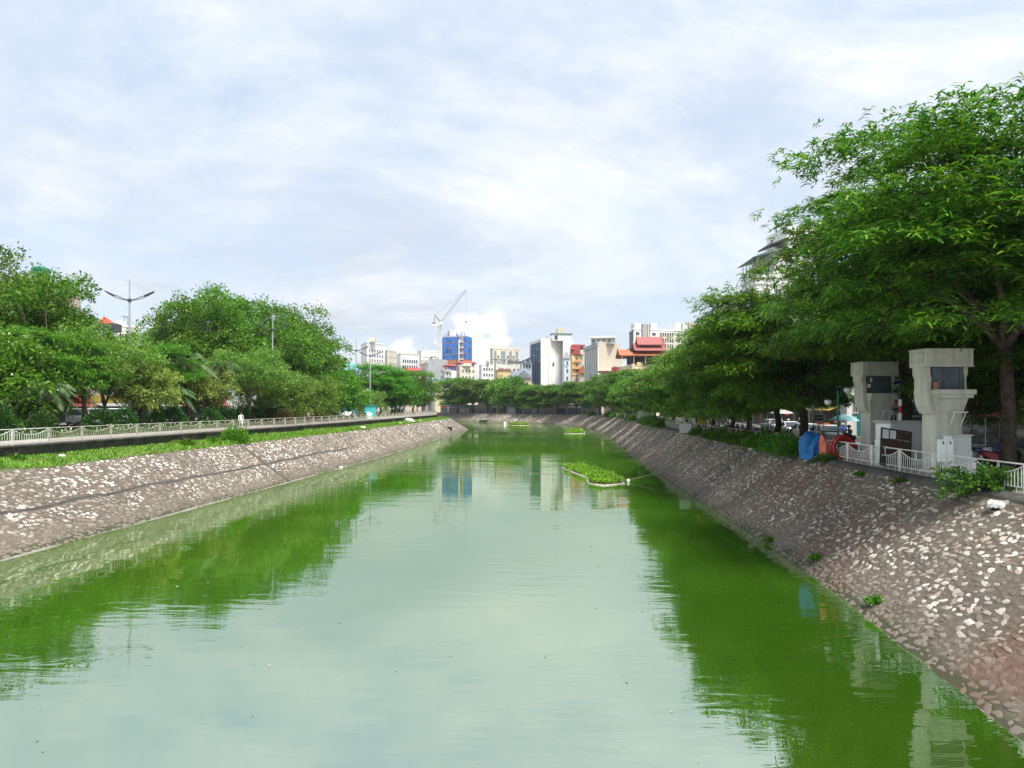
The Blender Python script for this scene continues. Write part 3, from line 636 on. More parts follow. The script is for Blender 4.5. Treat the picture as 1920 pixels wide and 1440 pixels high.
TREES['shrubby'] = tree_meshes(48, 6.4, 4.6, 0.3, 'leaf', M['leaf_olive'], M['bark'], 30, 13000, 0.30, (0, 0), 0.16, -0.9, 0.8, 0.3)
LB = [('l1', -54, 80, .88, 0.2, 'tallest broadleaf tree with bare upper branches at the edge of the view'), ('l2', -48.8, 80, .84, 2.0, 'tall broadleaf tree behind the tall street lamp with a twiggy top'), ('l1', -64.5, 97, .95, 4.0, 'tall broadleaf tree farthest back behind the street lamp'),
      ('l2', -44.0, 106, .9, 1.1, 'tall yellow-green broadleaf tree to the right of the nearest street lamp'), ('l3', -43.5, 112, .97, 3.0, 'tall green broadleaf tree behind the second street lamp'), ('l2', -39.5, 121, 1.0, 5.0, 'tall broadleaf tree just right of the second street lamp'),
      ('l3', -37.5, 133, .97, 0.5, 'tall dark green broadleaf tree in the middle of the left row'), ('l2', -38.6, 146, .84, 2.6, 'last tall broadleaf tree before the gap with the twin street lamps')]
for k, x, y, s, ro, lab in LB: put_tree(k, 'broadleaf_tree', lab, x, y, ZL, s, ro, 'tall trees along the left street')
LFt = [('frangi', 28, 66, 1.0, 0.3, 'frangipani_tree', 'round frangipani tree with white blossom at the left edge behind the fence'), ('lime', 84, 70, 1.0, 1.2, 'shade_tree', 'bright green drooping tree beside the frangipani'), ('olive', 196, 76, 1.0, 0.7, 'shade_tree', 'olive green tree with a pale leaning trunk behind the fence'),
       ('lime', 292, 86, .98, 2.7, 'shade_tree', 'bright lime green tree behind the yellowing tree'), ('yellow', 262, 77, .95, 0.1, 'shade_tree', 'yellowing sparse tree near the no entry sign'), ('yellow', 386, 90, .92, 2.3, 'shade_tree', 'small yellow-brown tree between the palms'),
       ('olive', 468, 96, .98, 3.6, 'shade_tree', 'wide olive green tree behind the walker in white'), ('shrubby', 520, 104, 1.0, 1.0, 'shade_tree', 'low olive bushy tree at the foot of the second street lamp'), ('shrubby', 586, 118, 1.0, 2.0, 'shade_tree', 'round yellow-green bushy tree right of the second street lamp'),
       ('frangi', 634, 130, 1.0, 1.4, 'shade_tree', 'dark leafy tree left of the twin street lamps'), ('lime', 712, 190, 1.35, 0.8, 'shade_tree', 'green tree behind the fourth street lamp'), ('frangi', 742, 196, 1.35, 2.9, 'shade_tree', 'green tree behind the turquoise booth'), ('lime', 776, 205, 1.25, 4.4, 'shade_tree', 'last green tree before the left bank bends away'), ('shrubby', 690, 178, .9, 3.3, 'shade_tree', 'low tree at the foot of the fourth street lamp'),
       ('l3', 735, 232, .72, 0.9, 'broadleaf_tree', 'broad tree below the white apartment tower'), ('l2', 655, 186, .58, 4.1, 'broadleaf_tree', 'leafy tree behind the third street lamp')]
for k, px, y, s, ro, nm, lab in LFt:
    t = put_tree(k, nm, lab, PX(px, y), y, ZL, s, ro)
    if nm == 'frangipani_tree':
        r = np.random.default_rng(3); vv = np.empty(len(TREES[k][1].vertices)*3, np.float32); TREES[k][1].vertices.foreach_get('co', vv); vv = vv.reshape(-1, 3)[r.choice(len(vv)//3, 260)]
        V, Fq = leaves(vv, r.normal(0, 1, (260, 3)), np.full(260, 0.16), np.full(260, 0.15), r); link('blossom', npmesh('blossom', V, Fq, M['flower_white']), t)

def palm_meshes(seed, H, n=16, L=3.0):
    r = np.random.default_rng(seed); tb = MB(); tb.tube([(0, 0, -0.2), (0.05, 0, H*0.4), (0.02, 0.05, H*0.8), (0, 0, H)], [0.26, 0.20, 0.17, 0.19], 9)
    C = []; D = []
    V = []; Fq = []; o = 0
    for a in range(n):
        th = 2*math.pi*a/n*1.618*3+r.uniform(-.2, .2); el = r.uniform(-0.1, 1.2); d = np.array([math.cos(th)*math.cos(el), math.sin(th)*math.cos(el), math.sin(el)])
        side = np.array([-math.sin(th), math.cos(th), 0]); LL = L*r.uniform(0.85, 1.15); pts = []
        for t in np.linspace(0, 1, 26):
            p = np.array([0, 0, H])+d*LL*t-np.array([0, 0, 1])*LL*0.75*t*t; pts.append(p)
        tb.tube(pts[::5], [0.035, 0.03, 0.022, 0.015, 0.01, 0.006], 4)
        for j in range(2, 26):
            ln = 0.75*math.sin(math.pi*min(1, (j+2)/28.0))+0.1; tg = norm(pts[j]-pts[j-1])
            for sg in (-1, 1):
                q = side*sg*0.8+tg*0.55+np.array([0, 0, -0.35]); q = norm(q)*ln; wv = tg*0.045
                V += [pts[j]-wv, pts[j]+wv, pts[j]+q*0.6+wv-[0, 0, 0.03], pts[j]+q-[0, 0, 0.12*ln]]; Fq.append([o, o+1, o+2, o+3]); o += 4
    return tb.mesh('trunk', M['bark_grey'], True), npmesh('crown', np.array(V), np.array(Fq), M['leaf_palm'])
TREES['palm1'] = palm_meshes(51, 6.4, 18, 3.6); TREES['palm2'] = palm_meshes(52, 4.0, 16, 2.8)
for k, px, y, s, ro, lab in [('palm1', 44, 71, 1.25, 0.4, 'palm with arching fronds above the frangipani'), ('palm2', 158, 72, 1.15, 1.7, 'short palm between the lime tree and the olive tree'), ('palm1', 352, 89, 1.15, 0.9, 'grey-green palm left of the yellow-brown tree'), ('palm2', 330, 84, 1.0, 2.2, 'short palm beside the rusty tree trunk'), ('palm1', 416, 94, 1.1, 3.0, 'grey-green palm right of the yellow-brown tree'), ('palm2', 90, 66, 1.0, 2.9, 'short dark palm at the fence near the left edge')]:
    put_tree(k, 'palm_tree', lab, PX(px, y), y, ZL, s, ro, 'palms on the left bank', 'palm')

def shrub_mesh(seed, rx, ry, rz, n, size, m, shell=0.6, kind='leaf', up=0.2):
    r = np.random.default_rng(seed); o = norm(r.normal(0, 1, (n, 3))); o[:, 2] = np.abs(o[:, 2])*1.0-0.08
    lump = 1+0.14*np.sin(o[:, 0]*5+seed)*np.sin(o[:, 1]*4.3)+0.1*np.sin(o[:, 2]*7+o[:, 0]*3)
    C = o*(r.uniform(shell, 1.0, (n, 1))*lump[:, None])*[rx, ry, rz]; C[:, 2] = np.maximum(C[:, 2], 0.02)
    D = o+r.normal(0, 0.45, (n, 3))+[0, 0, up]; f = leaves if kind == 'leaf' else None
    V, Fq = leaves(C, D, size*r.uniform(0.6, 1.3, n), size*r.uniform(0.4, 0.7, n), r, 0.8)
    return npmesh('foliage', V, Fq, m)
def stems_mesh(seed, rx, rz, n, m):
    r = np.random.default_rng(seed); b = MB()
    for i in range(n):
        th = r.uniform(0, 6.28); q = r.uniform(0.3, 0.8)*rx; b.tube([(0.05*math.cos(th), 0.05*math.sin(th), -0.1), (q*0.5*math.cos(th), q*0.5*math.sin(th), rz*0.45), (q*math.cos(th), q*math.sin(th), rz*0.8)], [0.03, 0.02, 0.008], 4)
    return b.mesh('stems', m)
hb = [shrub_mesh(61, 1.25, 1.25, 1.6, 2600, 0.17, M['leaf_dark'], 0.72), shrub_mesh(62, 1.1, 1.2, 1.45, 2400, 0.17, M['leaf_dark'], 0.72)]; hs = stems_mesh(63, 1.0, 1.4, 7, M['bark'])
def shrub(fol, st, name, label, x, y, z, s, ro=0.0, group=None, cat='shrub', sc=None):
    t = thing(name, label, cat, (x, y, z), ro, group); t.scale = sc or (s, s, s*(1.25 if name == 'clipped_shrub' else 1)); link('foliage', fol, t); link('stems', st, t); return t
uu = LF.s_at_y(48); k = 0
for i in range(22):
    u = uu+i*3.9+rnd.uniform(-.5, .5)
    if i in (4, 9): continue
    q = LF.off(u, -7.6+rnd.uniform(-.3, .3)); sc = rnd.uniform(1.15, 1.4)
    shrub(hb[i % 2], hs, 'clipped_shrub', f'{ORD[k]} round clipped dark green shrub behind the left fence, counting from the left edge', q[0], q[1], ZL, sc, i*1.1, 'clipped shrubs behind the left fence'); k += 1
ru = shrub_mesh(64, 1.6, 1.6, 2.1, 2600, 0.22, M['leaf_rust'], 0.55)
for px, y, s, lab in [(533, 100, 1.0, 'rusty red shrub left of the walker with a phone'), (566, 112, 1.0, 'rusty red shrub behind the walker with a phone'), (600, 116, .9, 'olive-red shrub under the bushy tree')]:
    shrub(ru, hs, 'rusty_shrub', lab, PX(px, y), y, ZL, s)
# white flowering ground cover along the fence
def groundcover(name, label, line, u0, u1, d0, d1, zf, n, size, m, seed, h=0.35, cat='plants'):
    r = np.random.default_rng(seed); u = r.uniform(u0, u1, n); d = r.uniform(d0, d1, n); t = line.tan(u); C = line.at(u)+d[:, None]*np.stack([t[:, 1], -t[:, 0]], -1)
    C = np.c_[C, zf(u)+r.uniform(0.02, h, n)]; D = r.normal(0, 0.5, (n, 3))+[0, 0, 0.8]
    V, Fq = leaves(C, D, size*r.uniform(0.6, 1.3, n), size*r.uniform(0.4, 0.8, n), r, 0.9)
    return tag(link(name, npmesh(name, V, Fq, m)), label, cat, kind='stuff')
groundcover('border_plants', 'low green border plants along the left path', LF, uu-6, uu+90, -6.6, -5.1, lambda u: ZL, 9000, 0.16, M['leaf_bush'], 71, 0.55)
groundcover('white_flowers', 'white flowers of the border plants along the left path', LF, uu-6, uu+90, -6.5, -5.1, lambda u: ZL+0.35, 900, 0.13, M['flower_white'], 72, 0.45)
# grass on the shelf
def grass_mesh(bank, q0, q1, n, t0, t1, h, seed, m):
    r = np.random.default_rng(seed); q = q0+(q1-q0)*r.random(n)**1.25; nz = 0.5+0.5*np.sin(q*23)*np.sin(q*57+1.3)
    edge = t0+0.22*np.array([mnoise.noise((x*9.0, seed, 0)) for x in q])
    t = edge+(t1-edge)*r.random(n); C = bank.pt(q, t); tall = 0.5+1.1*np.array([max(0, mnoise.noise((x*14.0, seed+5, 0))) for x in q])
    a = r.uniform(0, 6.28, n); lean = np.c_[np.cos(a), np.sin(a), np.zeros(n)]; side = np.c_[-np.sin(a), np.cos(a), np.zeros(n)]; H = h*tall*r.uniform(0.5, 1.3, n)
    wd = 0.035+0.0004*C[:, 1:2]
    V = np.stack([C-side*wd, C+side*wd, C+lean*(0.75*H)[:, None]+np.c_[np.zeros(n), np.zeros(n), H]], 1)
    return npmesh('grass', V.reshape(-1, 3), np.arange(3*n).reshape(n, 3), m)
g = tag(link('grass', grass_mesh(BS, 1.4, 8.0, 60000, 0.02, 1.0, 0.34, 5, M['leaf_grass'])), 'bright green grass on the shelf below the dark wall', 'grass', kind='stuff')
r_ = np.random.default_rng(9)
bb = [shrub_mesh(65, 1.5, 1.2, 1.0, 1900, 0.20, M['leaf_bush'], 0.35), shrub_mesh(66, 1.3, 1.1, 1.25, 1900, 0.20, M['leaf_bush'], 0.3)]; bs = stems_mesh(67, 1.1, 1.0, 8, M['bark'])
lbush = shrub_mesh(68, 1.35, 1.2, 1.55, 2400, 0.22, M['leaf_lime'], 0.3); tuft = shrub_mesh(69, 0.6, 0.5, 0.45, 350, 0.22, M['leaf_lime'], 0.3)
shrub(lbush, bs, 'wild_bush', 'bright yellow-green wild bush on the grass strip below the walker in white', -26.0, 72, 3.5, 1.1)
for px, y, lab in [(30, 46.5, 'low leafy weed clump on the grass near the left edge'), (352, 65, 'weed clump on the grass left of the wild bush'), (398, 69.5, 'small weed clump touching the wild bush')]:
    shrub(tuft, bs, 'weed_clump', lab, PX(px, y), y, 3.62, 1.0, px, None, 'weed', (1, 1, 1) if px < 100 else (1.1, 1.1, 1.3))
# bushes along the right fence
RB = [(1352, 1.0), (1372, .9), (1395, 1.0), (1412, .95), (1430, 1.15), (1450, 1.1), (1470, 1.2), (1490, 1.15), (1330, .9), (1306, .8)]
k = 0
for px, s in sorted(RB, reverse=True):
    best = min(np.linspace(0, RT.len, 1500), key=lambda u: abs(960+RT.off(u, -0.1)[0]/max(RT.off(u, -0.1)[1], 1)*F-px)+(1e4 if RT.off(u, 0)[1] > 200 or RT.off(u, 0)[1] < 20 else 0)); q = RT.off(best, 0.1)
    shrub(bb[k % 2], bs, 'bank_bush', f'{ORD[k]} leafy bush spilling over the right fence, counting from the blue tarpaulin', q[0], q[1], 3.85, s, k*1.7, 'bushes along the right fence'); k += 1
for i, y in enumerate((112, 117, 123, 129, 136, 158, 166, 192, 214, 228, 262)):
    u = RT.s_at_y(y); q = RT.off(u, 0.2); shrub(bb[i % 2], bs, 'bank_bush', f'{ORD[i]} bush on top of the far stone slope, counting away from the white sheet', q[0], q[1], float(zright(u)), 1.25 if y < 200 else 1.5, i*1.7, 'bushes along the far right fence')
# big overhanging shrub on the near right fence
def spray_shrub(name, label, loc, n_st, L, seed, size=0.16, per=90, droop=0.6):
    r = np.random.default_rng(seed); t = thing(name, label, 'shrub', loc); b = MB(); Cs = []; Ds = []
    for i in range(n_st):
        th = r.uniform(0, 6.28); d = np.array([math.cos(th)*0.9, math.sin(th)*0.6, r.uniform(0.25, 0.9)]); pts = [np.array([0, 0, 0])+d*L*q*r.uniform(0.8, 1.1)+np.array([0, 0, -droop*L*q*q]) for q in np.linspace(0, 1, 7)]
        pts[0] = np.array([0, 0, -0.2]); b.tube(pts, [0.025, 0.02, 0.018, 0.014, 0.011, 0.008, 0.004], 4)
        for j in range(per): q = r.uniform(0.15, 1.02)*6; a = int(min(q, 5)); p = pts[a]*(1-(q-a))+pts[a+1]*(q-a); Cs.append(p+r.normal(0, 0.09, 3)); Ds.append(r.normal(0, 0.7, 3)+d*0.5)
    n = len(Cs); V, Fq = leaves(np.array(Cs), np.array(Ds), size*r.uniform(0.6, 1.2, n), size*r.uniform(0.4, 0.7, n), r, 0.9)
    link('foliage', npmesh('foliage', V, Fq, M['leaf_bush']), t); build('stems', b, M['bark'], t); return t
q = P(1842, 905, 28.0); spray_shrub('overhanging_shrub', 'bright green shrub growing through the white railing beside the parked scooters', (17.15, 28.2, 4.15), 26, 1.7, 81)
spray_shrub('overhanging_shrub', 'small bright green shrub on the fence beside the orange tarpaulin', (PX(1551, 43.5), 43.5, 3.95), 16, 0.9, 82, 0.15, 50)
# ------------------------------------------------------------------ buildings
_wm = {}
def window_mesh(w_, h, frame, glass, mull=1, trans=1, fr=0.07, dep=0.10):
    key = (round(w_, 2), round(h, 2), frame.name, glass.name, mull, trans)
    if key in _wm: return _wm[key]
    b = MB(); a, c = w_/2, h/2
    b.m = 0
    b.box(-a, a, -dep, 0, c-fr, c); b.box(-a, a, -dep-0.04, 0, -c, -c+fr); b.box(-a, -a+fr, -dep, 0, -c+fr, c-fr); b.box(a-fr, a, -dep, 0, -c+fr, c-fr)
    for i in range(1, mull+1): x = -a+w_*i/(mull+1); b.box(x-fr*0.35, x+fr*0.35, -dep*0.8, -0.03, -c+fr, c-fr)
    b.m = 1; b.box(-a+fr, a-fr, -0.03, 0.0, -c+fr, c-fr)
    _wm[key] = b.mesh('window', [frame, glass]); return _wm[key]
ALLB = []
class Bld:
    """walls on a four-cornered plan: left, corner, right as seen from the canal bridge"""
    def __init__(s, name, label, L, C, Rr, ztop, wall, z0=3.4, cat='building', parapet=0.0, roofm=None, side=None):
        s.L, s.C, s.R = (np.array(v, float) for v in (L, C, Rr)); s.E = s.L+s.R-s.C; s.z0, s.z1 = z0, ztop
        s.o = thing(name, label, cat, (*s.C, z0)); s.h = ztop-z0
        l, r, e = (v-s.C for v in (s.L, s.R, s.E)); s.pts = [(0, 0), tuple(r), tuple(e), tuple(l)]
        b = MB().prism(s.pts, -0.5, s.h)
        if side is not None:   # second paint on the left-hand face
            b.mi[2+3] = 1; b.mi = b.mi
        s.wall = build('wall', b, [wall, side or wall], s.o); ALLB.append(s)
        if parapet:
            cx = np.mean(np.array(s.pts), 0); big = [tuple(cx+(np.array(p)-cx)*1.02) for p in s.pts]; b = MB().prism(big, s.h+0.003, s.h+parapet); build('parapet', b, roofm or wall, s.o)
    def face(s, which):
        a, b = (s.L, s.C) if which == 'l' else (s.C, s.R)
        a = a-s.C; b = b-s.C; d = b-a; n = np.linalg.norm(d); d = d/n; return a, d, n, math.atan2(d[1], d[0]), np.array([d[1], -d[0]])
    def at(s, which, u, z, out=0.0):
        a, d, n, ang, nr = s.face(which); q = a+d*u+nr*out; return (q[0], q[1], z)
    def windows(s, which, cols, rows, z_a, z_b, w_, h, frame=None, glass=None, mull=1, u0=0.08, u1=0.92, name='window', skip=0.0, out=0.004):
        a, d, n, ang, nr = s.face(which); me = window_mesh(w_, h, frame or M['white_paint'], glass or M['glass'], mull)
        for i in range(cols):
            for j in range(rows):
                if skip and rnd.random() < skip: continue
                u = n*(u0+(u1-u0)*((i+0.5)/cols)); z = z_a+(z_b-z_a)*((j+0.5)/rows)
                link(name, me, s.o, s.at(which, u, z, out), (0, 0, ang))
    def panel(s, name, which, ua, ub, za, zb, m, out0=0.004, out1=0.12, frac=True):
        a, d, n, ang, nr = s.face(which)
        if frac: ua, ub = ua*n, ub*n
        b = MB().box(ua, ub, -out1, -out0, za, zb); return build(name, b, m, s.o, (*a, 0), (0, 0, ang))
    def gable(s, z, rise, m, over=0.4, axis='r', name='roof'):
        """ridge roof; axis 'r' = ridge runs along the camera-facing wall"""
        p = np.array(s.pts); c = p.mean(0); p = c+(p-c)*(1+over*2/max(4, np.linalg.norm(p[1]-p[0]))); r0, r1 = ((p[0]+p[3])/2, (p[1]+p[2])/2) if axis == 'r' else ((p[0]+p[1])/2, (p[2]+p[3])/2)
        V = [(*q, z) for q in p]+[(*r0, z+rise), (*r1, z+rise)]
        fs = [(0, 1, 5, 4), (2, 3, 4, 5), (1, 2, 5), (3, 0, 4), (3, 2, 1, 0)] if axis == 'r' else [(0, 1, 4), (1, 2, 5, 4), (2, 3, 5), (3, 0, 4, 5), (3, 2, 1, 0)]
        return build(name, MB().add(V, fs), m, s.o)
    def hip(s, z, rise, m, over=0.6, name='roof', k=0.35):
        p = np.array(s.pts); c = p.mean(0); p = c+(p-c)*(1+over*2/max(4, np.linalg.norm(p[1]-p[0]))); t = c+(p-c)*k
        return build(name, MB().prism([tuple(q) for q in p], z, z+rise, [tuple(q) for q in t]), m, s.o)
def plan(pxl, Yl, pxc, Yc, pxr, Yr): return (PX(pxl, Yl), Yl), (PX(pxc, Yc), Yc), (PX(pxr, Yr), Yr)

W1 = cm('white wall', (0.74, 0.73, 0.70), scale=0.25, var=0.06, streak=True); W2 = cm('cream wall', (0.66, 0.60, 0.49), scale=0.25, var=0.08, streak=True)
W3 = cm('beige wall', (0.55, 0.48, 0.39), scale=0.3, var=0.06, streak=True); W4 = cm('grey wall', (0.40, 0.42, 0.43), scale=0.3, var=0.05); W5 = cm('yellow wall', (0.70, 0.52, 0.22), scale=0.3, var=0.08)
W6 = cm('pale yellow wall', (0.72, 0.64, 0.38), scale=0.3, var=0.08); WB = cm('weathered white wall', (0.70, 0.67, 0.60), scale=0.35, var=0.10, streak=True)
RED = cm('red roof', (0.36, 0.075, 0.07), scale=1.2, rough=0.6); TILE = cm('orange tile', (0.40, 0.14, 0.065), scale=2.0, rough=0.7); TEAL = cm('teal roof', (0.06, 0.20, 0.20), scale=1.0); GREYR = cm('grey sheet roof', (0.22, 0.25, 0.30), scale=0.8, rough=0.5)
RED2 = cm('faded red tile', (0.33, 0.11, 0.10), scale=2.0, rough=0.7); DARK = cm('dark cladding', (0.05, 0.055, 0.065), rough=0.5); NAVY = glassmat('navy glass', (0.012, 0.025, 0.05), 0.15)

# far apartment blocks left of the crane
b = Bld('apartment_tower', 'white apartment tower with rows of small windows behind the twin street lamps', *plan(677, 545, 688, 520, 722, 540), PZ(643, 520), W1, parapet=1.0)
b.windows('r', 6, 11, 5, b.h-3, 1.5, 1.9, glass=M['glass_blue'], mull=0); b.windows('l', 2, 11, 5, b.h-3, 1.5, 1.9, mull=0)
build('roof_box', MB().prism([(1, 2), (5, 2.2), (5, 7), (1, 7)], b.h+1.0, b.h+4), W2, b.o); build('roof_band', MB().prism([(p[0]*1.03, p[1]*1.03-0.3) for p in b.pts], b.h*0.72, b.h*0.72+0.7), W2, b.o)
b = Bld('apartment_block', 'cream apartment block behind the white tower with few windows', *plan(718, 585, 726, 560, 744, 575), PZ(658, 560), W2, parapet=0.8); b.windows('r', 4, 8, 5, b.h-2, 1.2, 1.6, mull=0)
b = Bld('apartment_block', 'long white apartment block with blue window bays left of the crane', *plan(744, 500, 751, 480, 786, 490), PZ(664, 480), W1, parapet=1.0, roofm=W2)
b.windows('r', 7, 8, 5, b.h-2.5, 1.2, 2.2, glass=M['glass_blue'], mull=0)
b = Bld('apartment_block', 'white apartment block directly behind the crane mast', *plan(783, 545, 790, 530, 826, 540), PZ(659, 530), W1, parapet=1.0); b.windows('r', 8, 9, 6, b.h-2.5, 1.4, 1.7, mull=0)

# tower under construction, wrapped in blue net
b = Bld('unfinished_tower', 'tower under construction wrapped in blue safety net with an orange band', *plan(829, 458, 876, 450, 885, 462), PZ(630, 450), cm('raw concrete', (0.33, 0.31, 0.29), scale=0.4), parapet=0.0)
net = mat('blue safety net', (0.05, 0.19, 0.62), 0.7, 0.25, 0.35, obj_rand=0.4); netlo = cm('orange net', (0.55, 0.20, 0.10), scale=0.5)
nfl = 13; fh = b.h/nfl
for fl_ in range(2, nfl):
    orange = fl_ == 8
    for k in range(7):
        if k == 5: continue
        b.panel('net_panel', 'l', k/7+0.008, (k+1)/7-0.012, fl_*fh+(0.5 if k % 2 else 0.25), (fl_+1)*fh-0.35, netlo if orange else net, 0.05, 0.16)
    b.panel('net_panel', 'r', 0.04, 0.96, fl_*fh+0.2, (fl_+1)*fh-0.3, netlo if orange else net, 0.05, 0.16)
    b.panel('floor_edge', 'l', 5/7, 6/7, fl_*fh-0.25, fl_*fh+0.35, W1, 0.05, 1.2)
b.panel('lift_shaft', 'l', 0.70, 0.725, 10, b.h-2, W1, 0.2, 1.4)
for k in range(13): a_, d_, n_, ang_, nr_ = b.face('l'); q = a_+d_*n_*(k+0.5)/13; build('column_stub', MB().box(q[0]-0.2, q[0]+0.2, q[1]+0.1, q[1]+0.5, b.h, b.h+rnd.uniform(0.8, 2.4)), net if k % 3 else M['concrete'], b.o)
# tower crane (luffing jib)
def lattice(b, p0, p1, w_, n, r=0.12):
    p0, p1 = Vector(p0), Vector(p1); d = (p1-p0).normalized(); s = Vector((0, 1, 0)).cross(d); s = s.normalized() if s.length > 1e-3 else Vector((1, 0, 0)); u = d.cross(s); cs = [s*a*w_/2+u*c*w_/2 for a, c in ((-1,-1),(1,-1),(1,1),(-1,1))]
    for c in cs: b.tube([p0+c, p1+c], r, 4)
    for i in range(n):
        a, e = p0.lerp(p1, i/n), p0.lerp(p1, (i+1)/n)
        for j in range(4): b.tube([a+cs[j], e+cs[(j+1) % 4]], r*0.55, 3); b.tube([a+cs[j], a+cs[(j+1) % 4]], r*0.5, 3)
Yc = 440; cr = thing('tower_crane', 'pale luffing tower crane with raised jib beside the blue netted tower', 'crane', (PX(824, Yc), Yc, 3.4)); o = Vector(cr.location)
CW = cm('crane paint', (0.62, 0.55, 0.45), scale=1.0); CG = cm('crane grey', (0.45, 0.46, 0.47), scale=1.0)
top = P(824, 611, Yc)-o; b2 = MB(); lattice(b2, (0, 0, 0), top, 1.5, 22, 0.12); build('mast', b2, CW, cr)
b2 = MB(); tip = P(874, 543, Yc)-o; foot = P(827, 604, Yc)-o; lattice(b2, foot, tip, 0.8, 24, 0.08); build('jib', b2, CG, cr)
b2 = MB(); b2.box(top.x-4.0, top.x+1.6, -1.1, 1.1, top.z, top.z+1.0); build('machine_deck', b2, W1, cr)
build('counterweight', MB().box(top.x-4.0, top.x-2.4, -1.0, 1.0, top.z+1.0, top.z+1.9), cm('rust red', (0.30, 0.12, 0.08)), cr); build('cab', MB().box(top.x+0.4, top.x+1.9, -1.9, -1.12, top.z+0.6, top.z+2.2), W1, cr)
apex = P(815, 591, Yc)-o; b2 = MB(); b2.tube([foot, apex], 0.22, 5); b2.tube([top+Vector((-3, 0, 1)), apex], 0.12, 4); build('a_frame', b2, DARK, cr)
b2 = MB(); b2.tube([apex, foot.lerp(tip, 0.95)], 0.05, 3); b2.tube([tip, tip-Vector((0, 0, 18))], 0.05, 3); build('cable', b2, DARK, cr)
build('hook_block', MB().box(tip.x-0.3, tip.x+0.3, tip.y-0.3, tip.y+0.3, tip.z-19, tip.z-18), DARK, cr)
b2 = MB(); q = P(840, 628, 448); cr2 = thing('hoist_crane', 'small hoist crane standing on the blue netted tower roof', 'crane', (q.x, 452, PZ(630, 450))); lattice(b2, (0, 0, 0), (0, 0, 3.2), 0.8, 4, 0.12); build('mast', b2, cm('rust red', (0.3, 0.12, 0.08)), cr2); b2 = MB(); lattice(b2, (-0.4, 0, 3.0), (1.6, 0, 4.6), 0.5, 4, 0.1); build('jib', b2, W1, cr2)

# houses round the bend, left of centre
def balcony(b, which, ua, ub, z, m, rail, dep=1.0):
    b.panel('balcony_slab', which, ua, ub, z-0.15, z, m, 0.004, dep); b.panel('balcony_rail', which, ua, ub, z+0.005, z+0.9, rail, dep-0.08, dep-0.003)
b = Bld('town_house', 'white town house with a tall grey windowless side wall', *plan(789, 432, 804, 415, 839, 430), PZ(672, 415), W1, side=W1)
b.panel('grey_render', 'r', 0.0, 1.0, 0, b.h+0.0, W4, 0.004, 0.06); b.windows('l', 2, 2, b.h-9, b.h-3.5, 0.9, 2.0, frame=W1, mull=1)
b.panel('roof_terrace', 'l', -0.3, 1.0, b.h-2.5, b.h-2.2, W1, 0.01, 1.2); build('roof_box', MB().prism([(-3.5, 3), (-0.3, 2.2), (0, 6), (-3, 6)], b.h-1.0, b.h+0.6), W1, b.o); build('roof_pipes', MB().tube([(0.5, 1.5, b.h), (0.5, 1.5, b.h+0.9), (3.8, 2.4, b.h+1.1), (3.9, 2.4, b.h)], 0.15, 5), DARK, b.o)
b = Bld('town_house', 'low house with a red awning roof left of the grey-sided house', *plan(755, 432, 760, 420, 790, 420), PZ(700, 420), W3); b.hip(b.h+1.4, 1.8, RED, 0.7, 'awning', 0.7); b.windows('r', 3, 1, b.h-4, b.h-1, 1.1, 1.6)
for u in (0.04, 0.35, 0.65, 0.95): b.panel('awning_post', 'r', u, u+0.02, b.h, b.h+1.4, W1, -0.1, 0.1)
b = Bld('town_house', 'pale yellow house with a teal hipped roof in front of the grey side wall', *plan(802, 398, 816, 388, 831, 393), PZ(713, 388), W6, side=W1); b.hip(b.h, 1.5, TEAL, 0.6)
for j in range(3): b.windows('l', 1, 1, b.h-3-3.3*j, b.h-0.6-3.3*j, 1.3, 1.5, frame=cm('brown frame', (0.20, 0.12, 0.07)), mull=2); b.panel('shutter', 'r', 0.2, 0.85, b.h-2.9-3.3*j, b.h-0.9-3.3*j, cm('cream shutter', (0.66, 0.60, 0.42), scale=3.0), 0.004, 0.07); balcony(b, 'l', 0, 1, b.h-3.3*(j+1), W1, W6, 0.5)
b = Bld('town_house', 'narrow grey-white house with stacked balconies beside the yellow house', *plan(829, 412, 834, 396, 856, 402), PZ(694, 396), WB)
for j in range(4): balcony(b, 'l', -0.1, 1.0, b.h-0.4-3.2*j, W1, W4, 0.9); balcony(b, 'r', 0.0, 0.45, b.h-0.4-3.2*j, W1, W4, 0.9); b.windows('r', 2, 1, b.h-3-3.2*j, b.h-0.8-3.2*j, 1.0, 1.8, u0=0.05, u1=0.6)
b.hip(b.h+2.4, 0.7, RED, 0.3, 'awning', 0.8); [b.panel('awning_post', 'r', u, u+0.03, b.h, b.h+2.4, cm('red post', (0.30, 0.06, 0.05)), -0.1, 0.1) for u in (0.03, 0.3, 0.6, 0.93)]
b = Bld('town_house', 'cream house with a red tin roof terrace at the end of the canal', *plan(856, 440, 862, 425, 893, 432), PZ(686, 425), W2); b.hip(b.h+1.6, 1.2, RED, 0.6, 'roof', 0.75); b.windows('r', 4, 1, b.h-0.2, b.h+1.5, 1.3, 1.3); b.windows('r', 4, 2, b.h-8, b.h-1, 1.2, 1.5); build('upper_room', MB().prism([(0.4, 0.5), (6.4, 2.0), (5.6, 5), (0.2, 4)], b.h, b.h+1.6), W2, b.o)
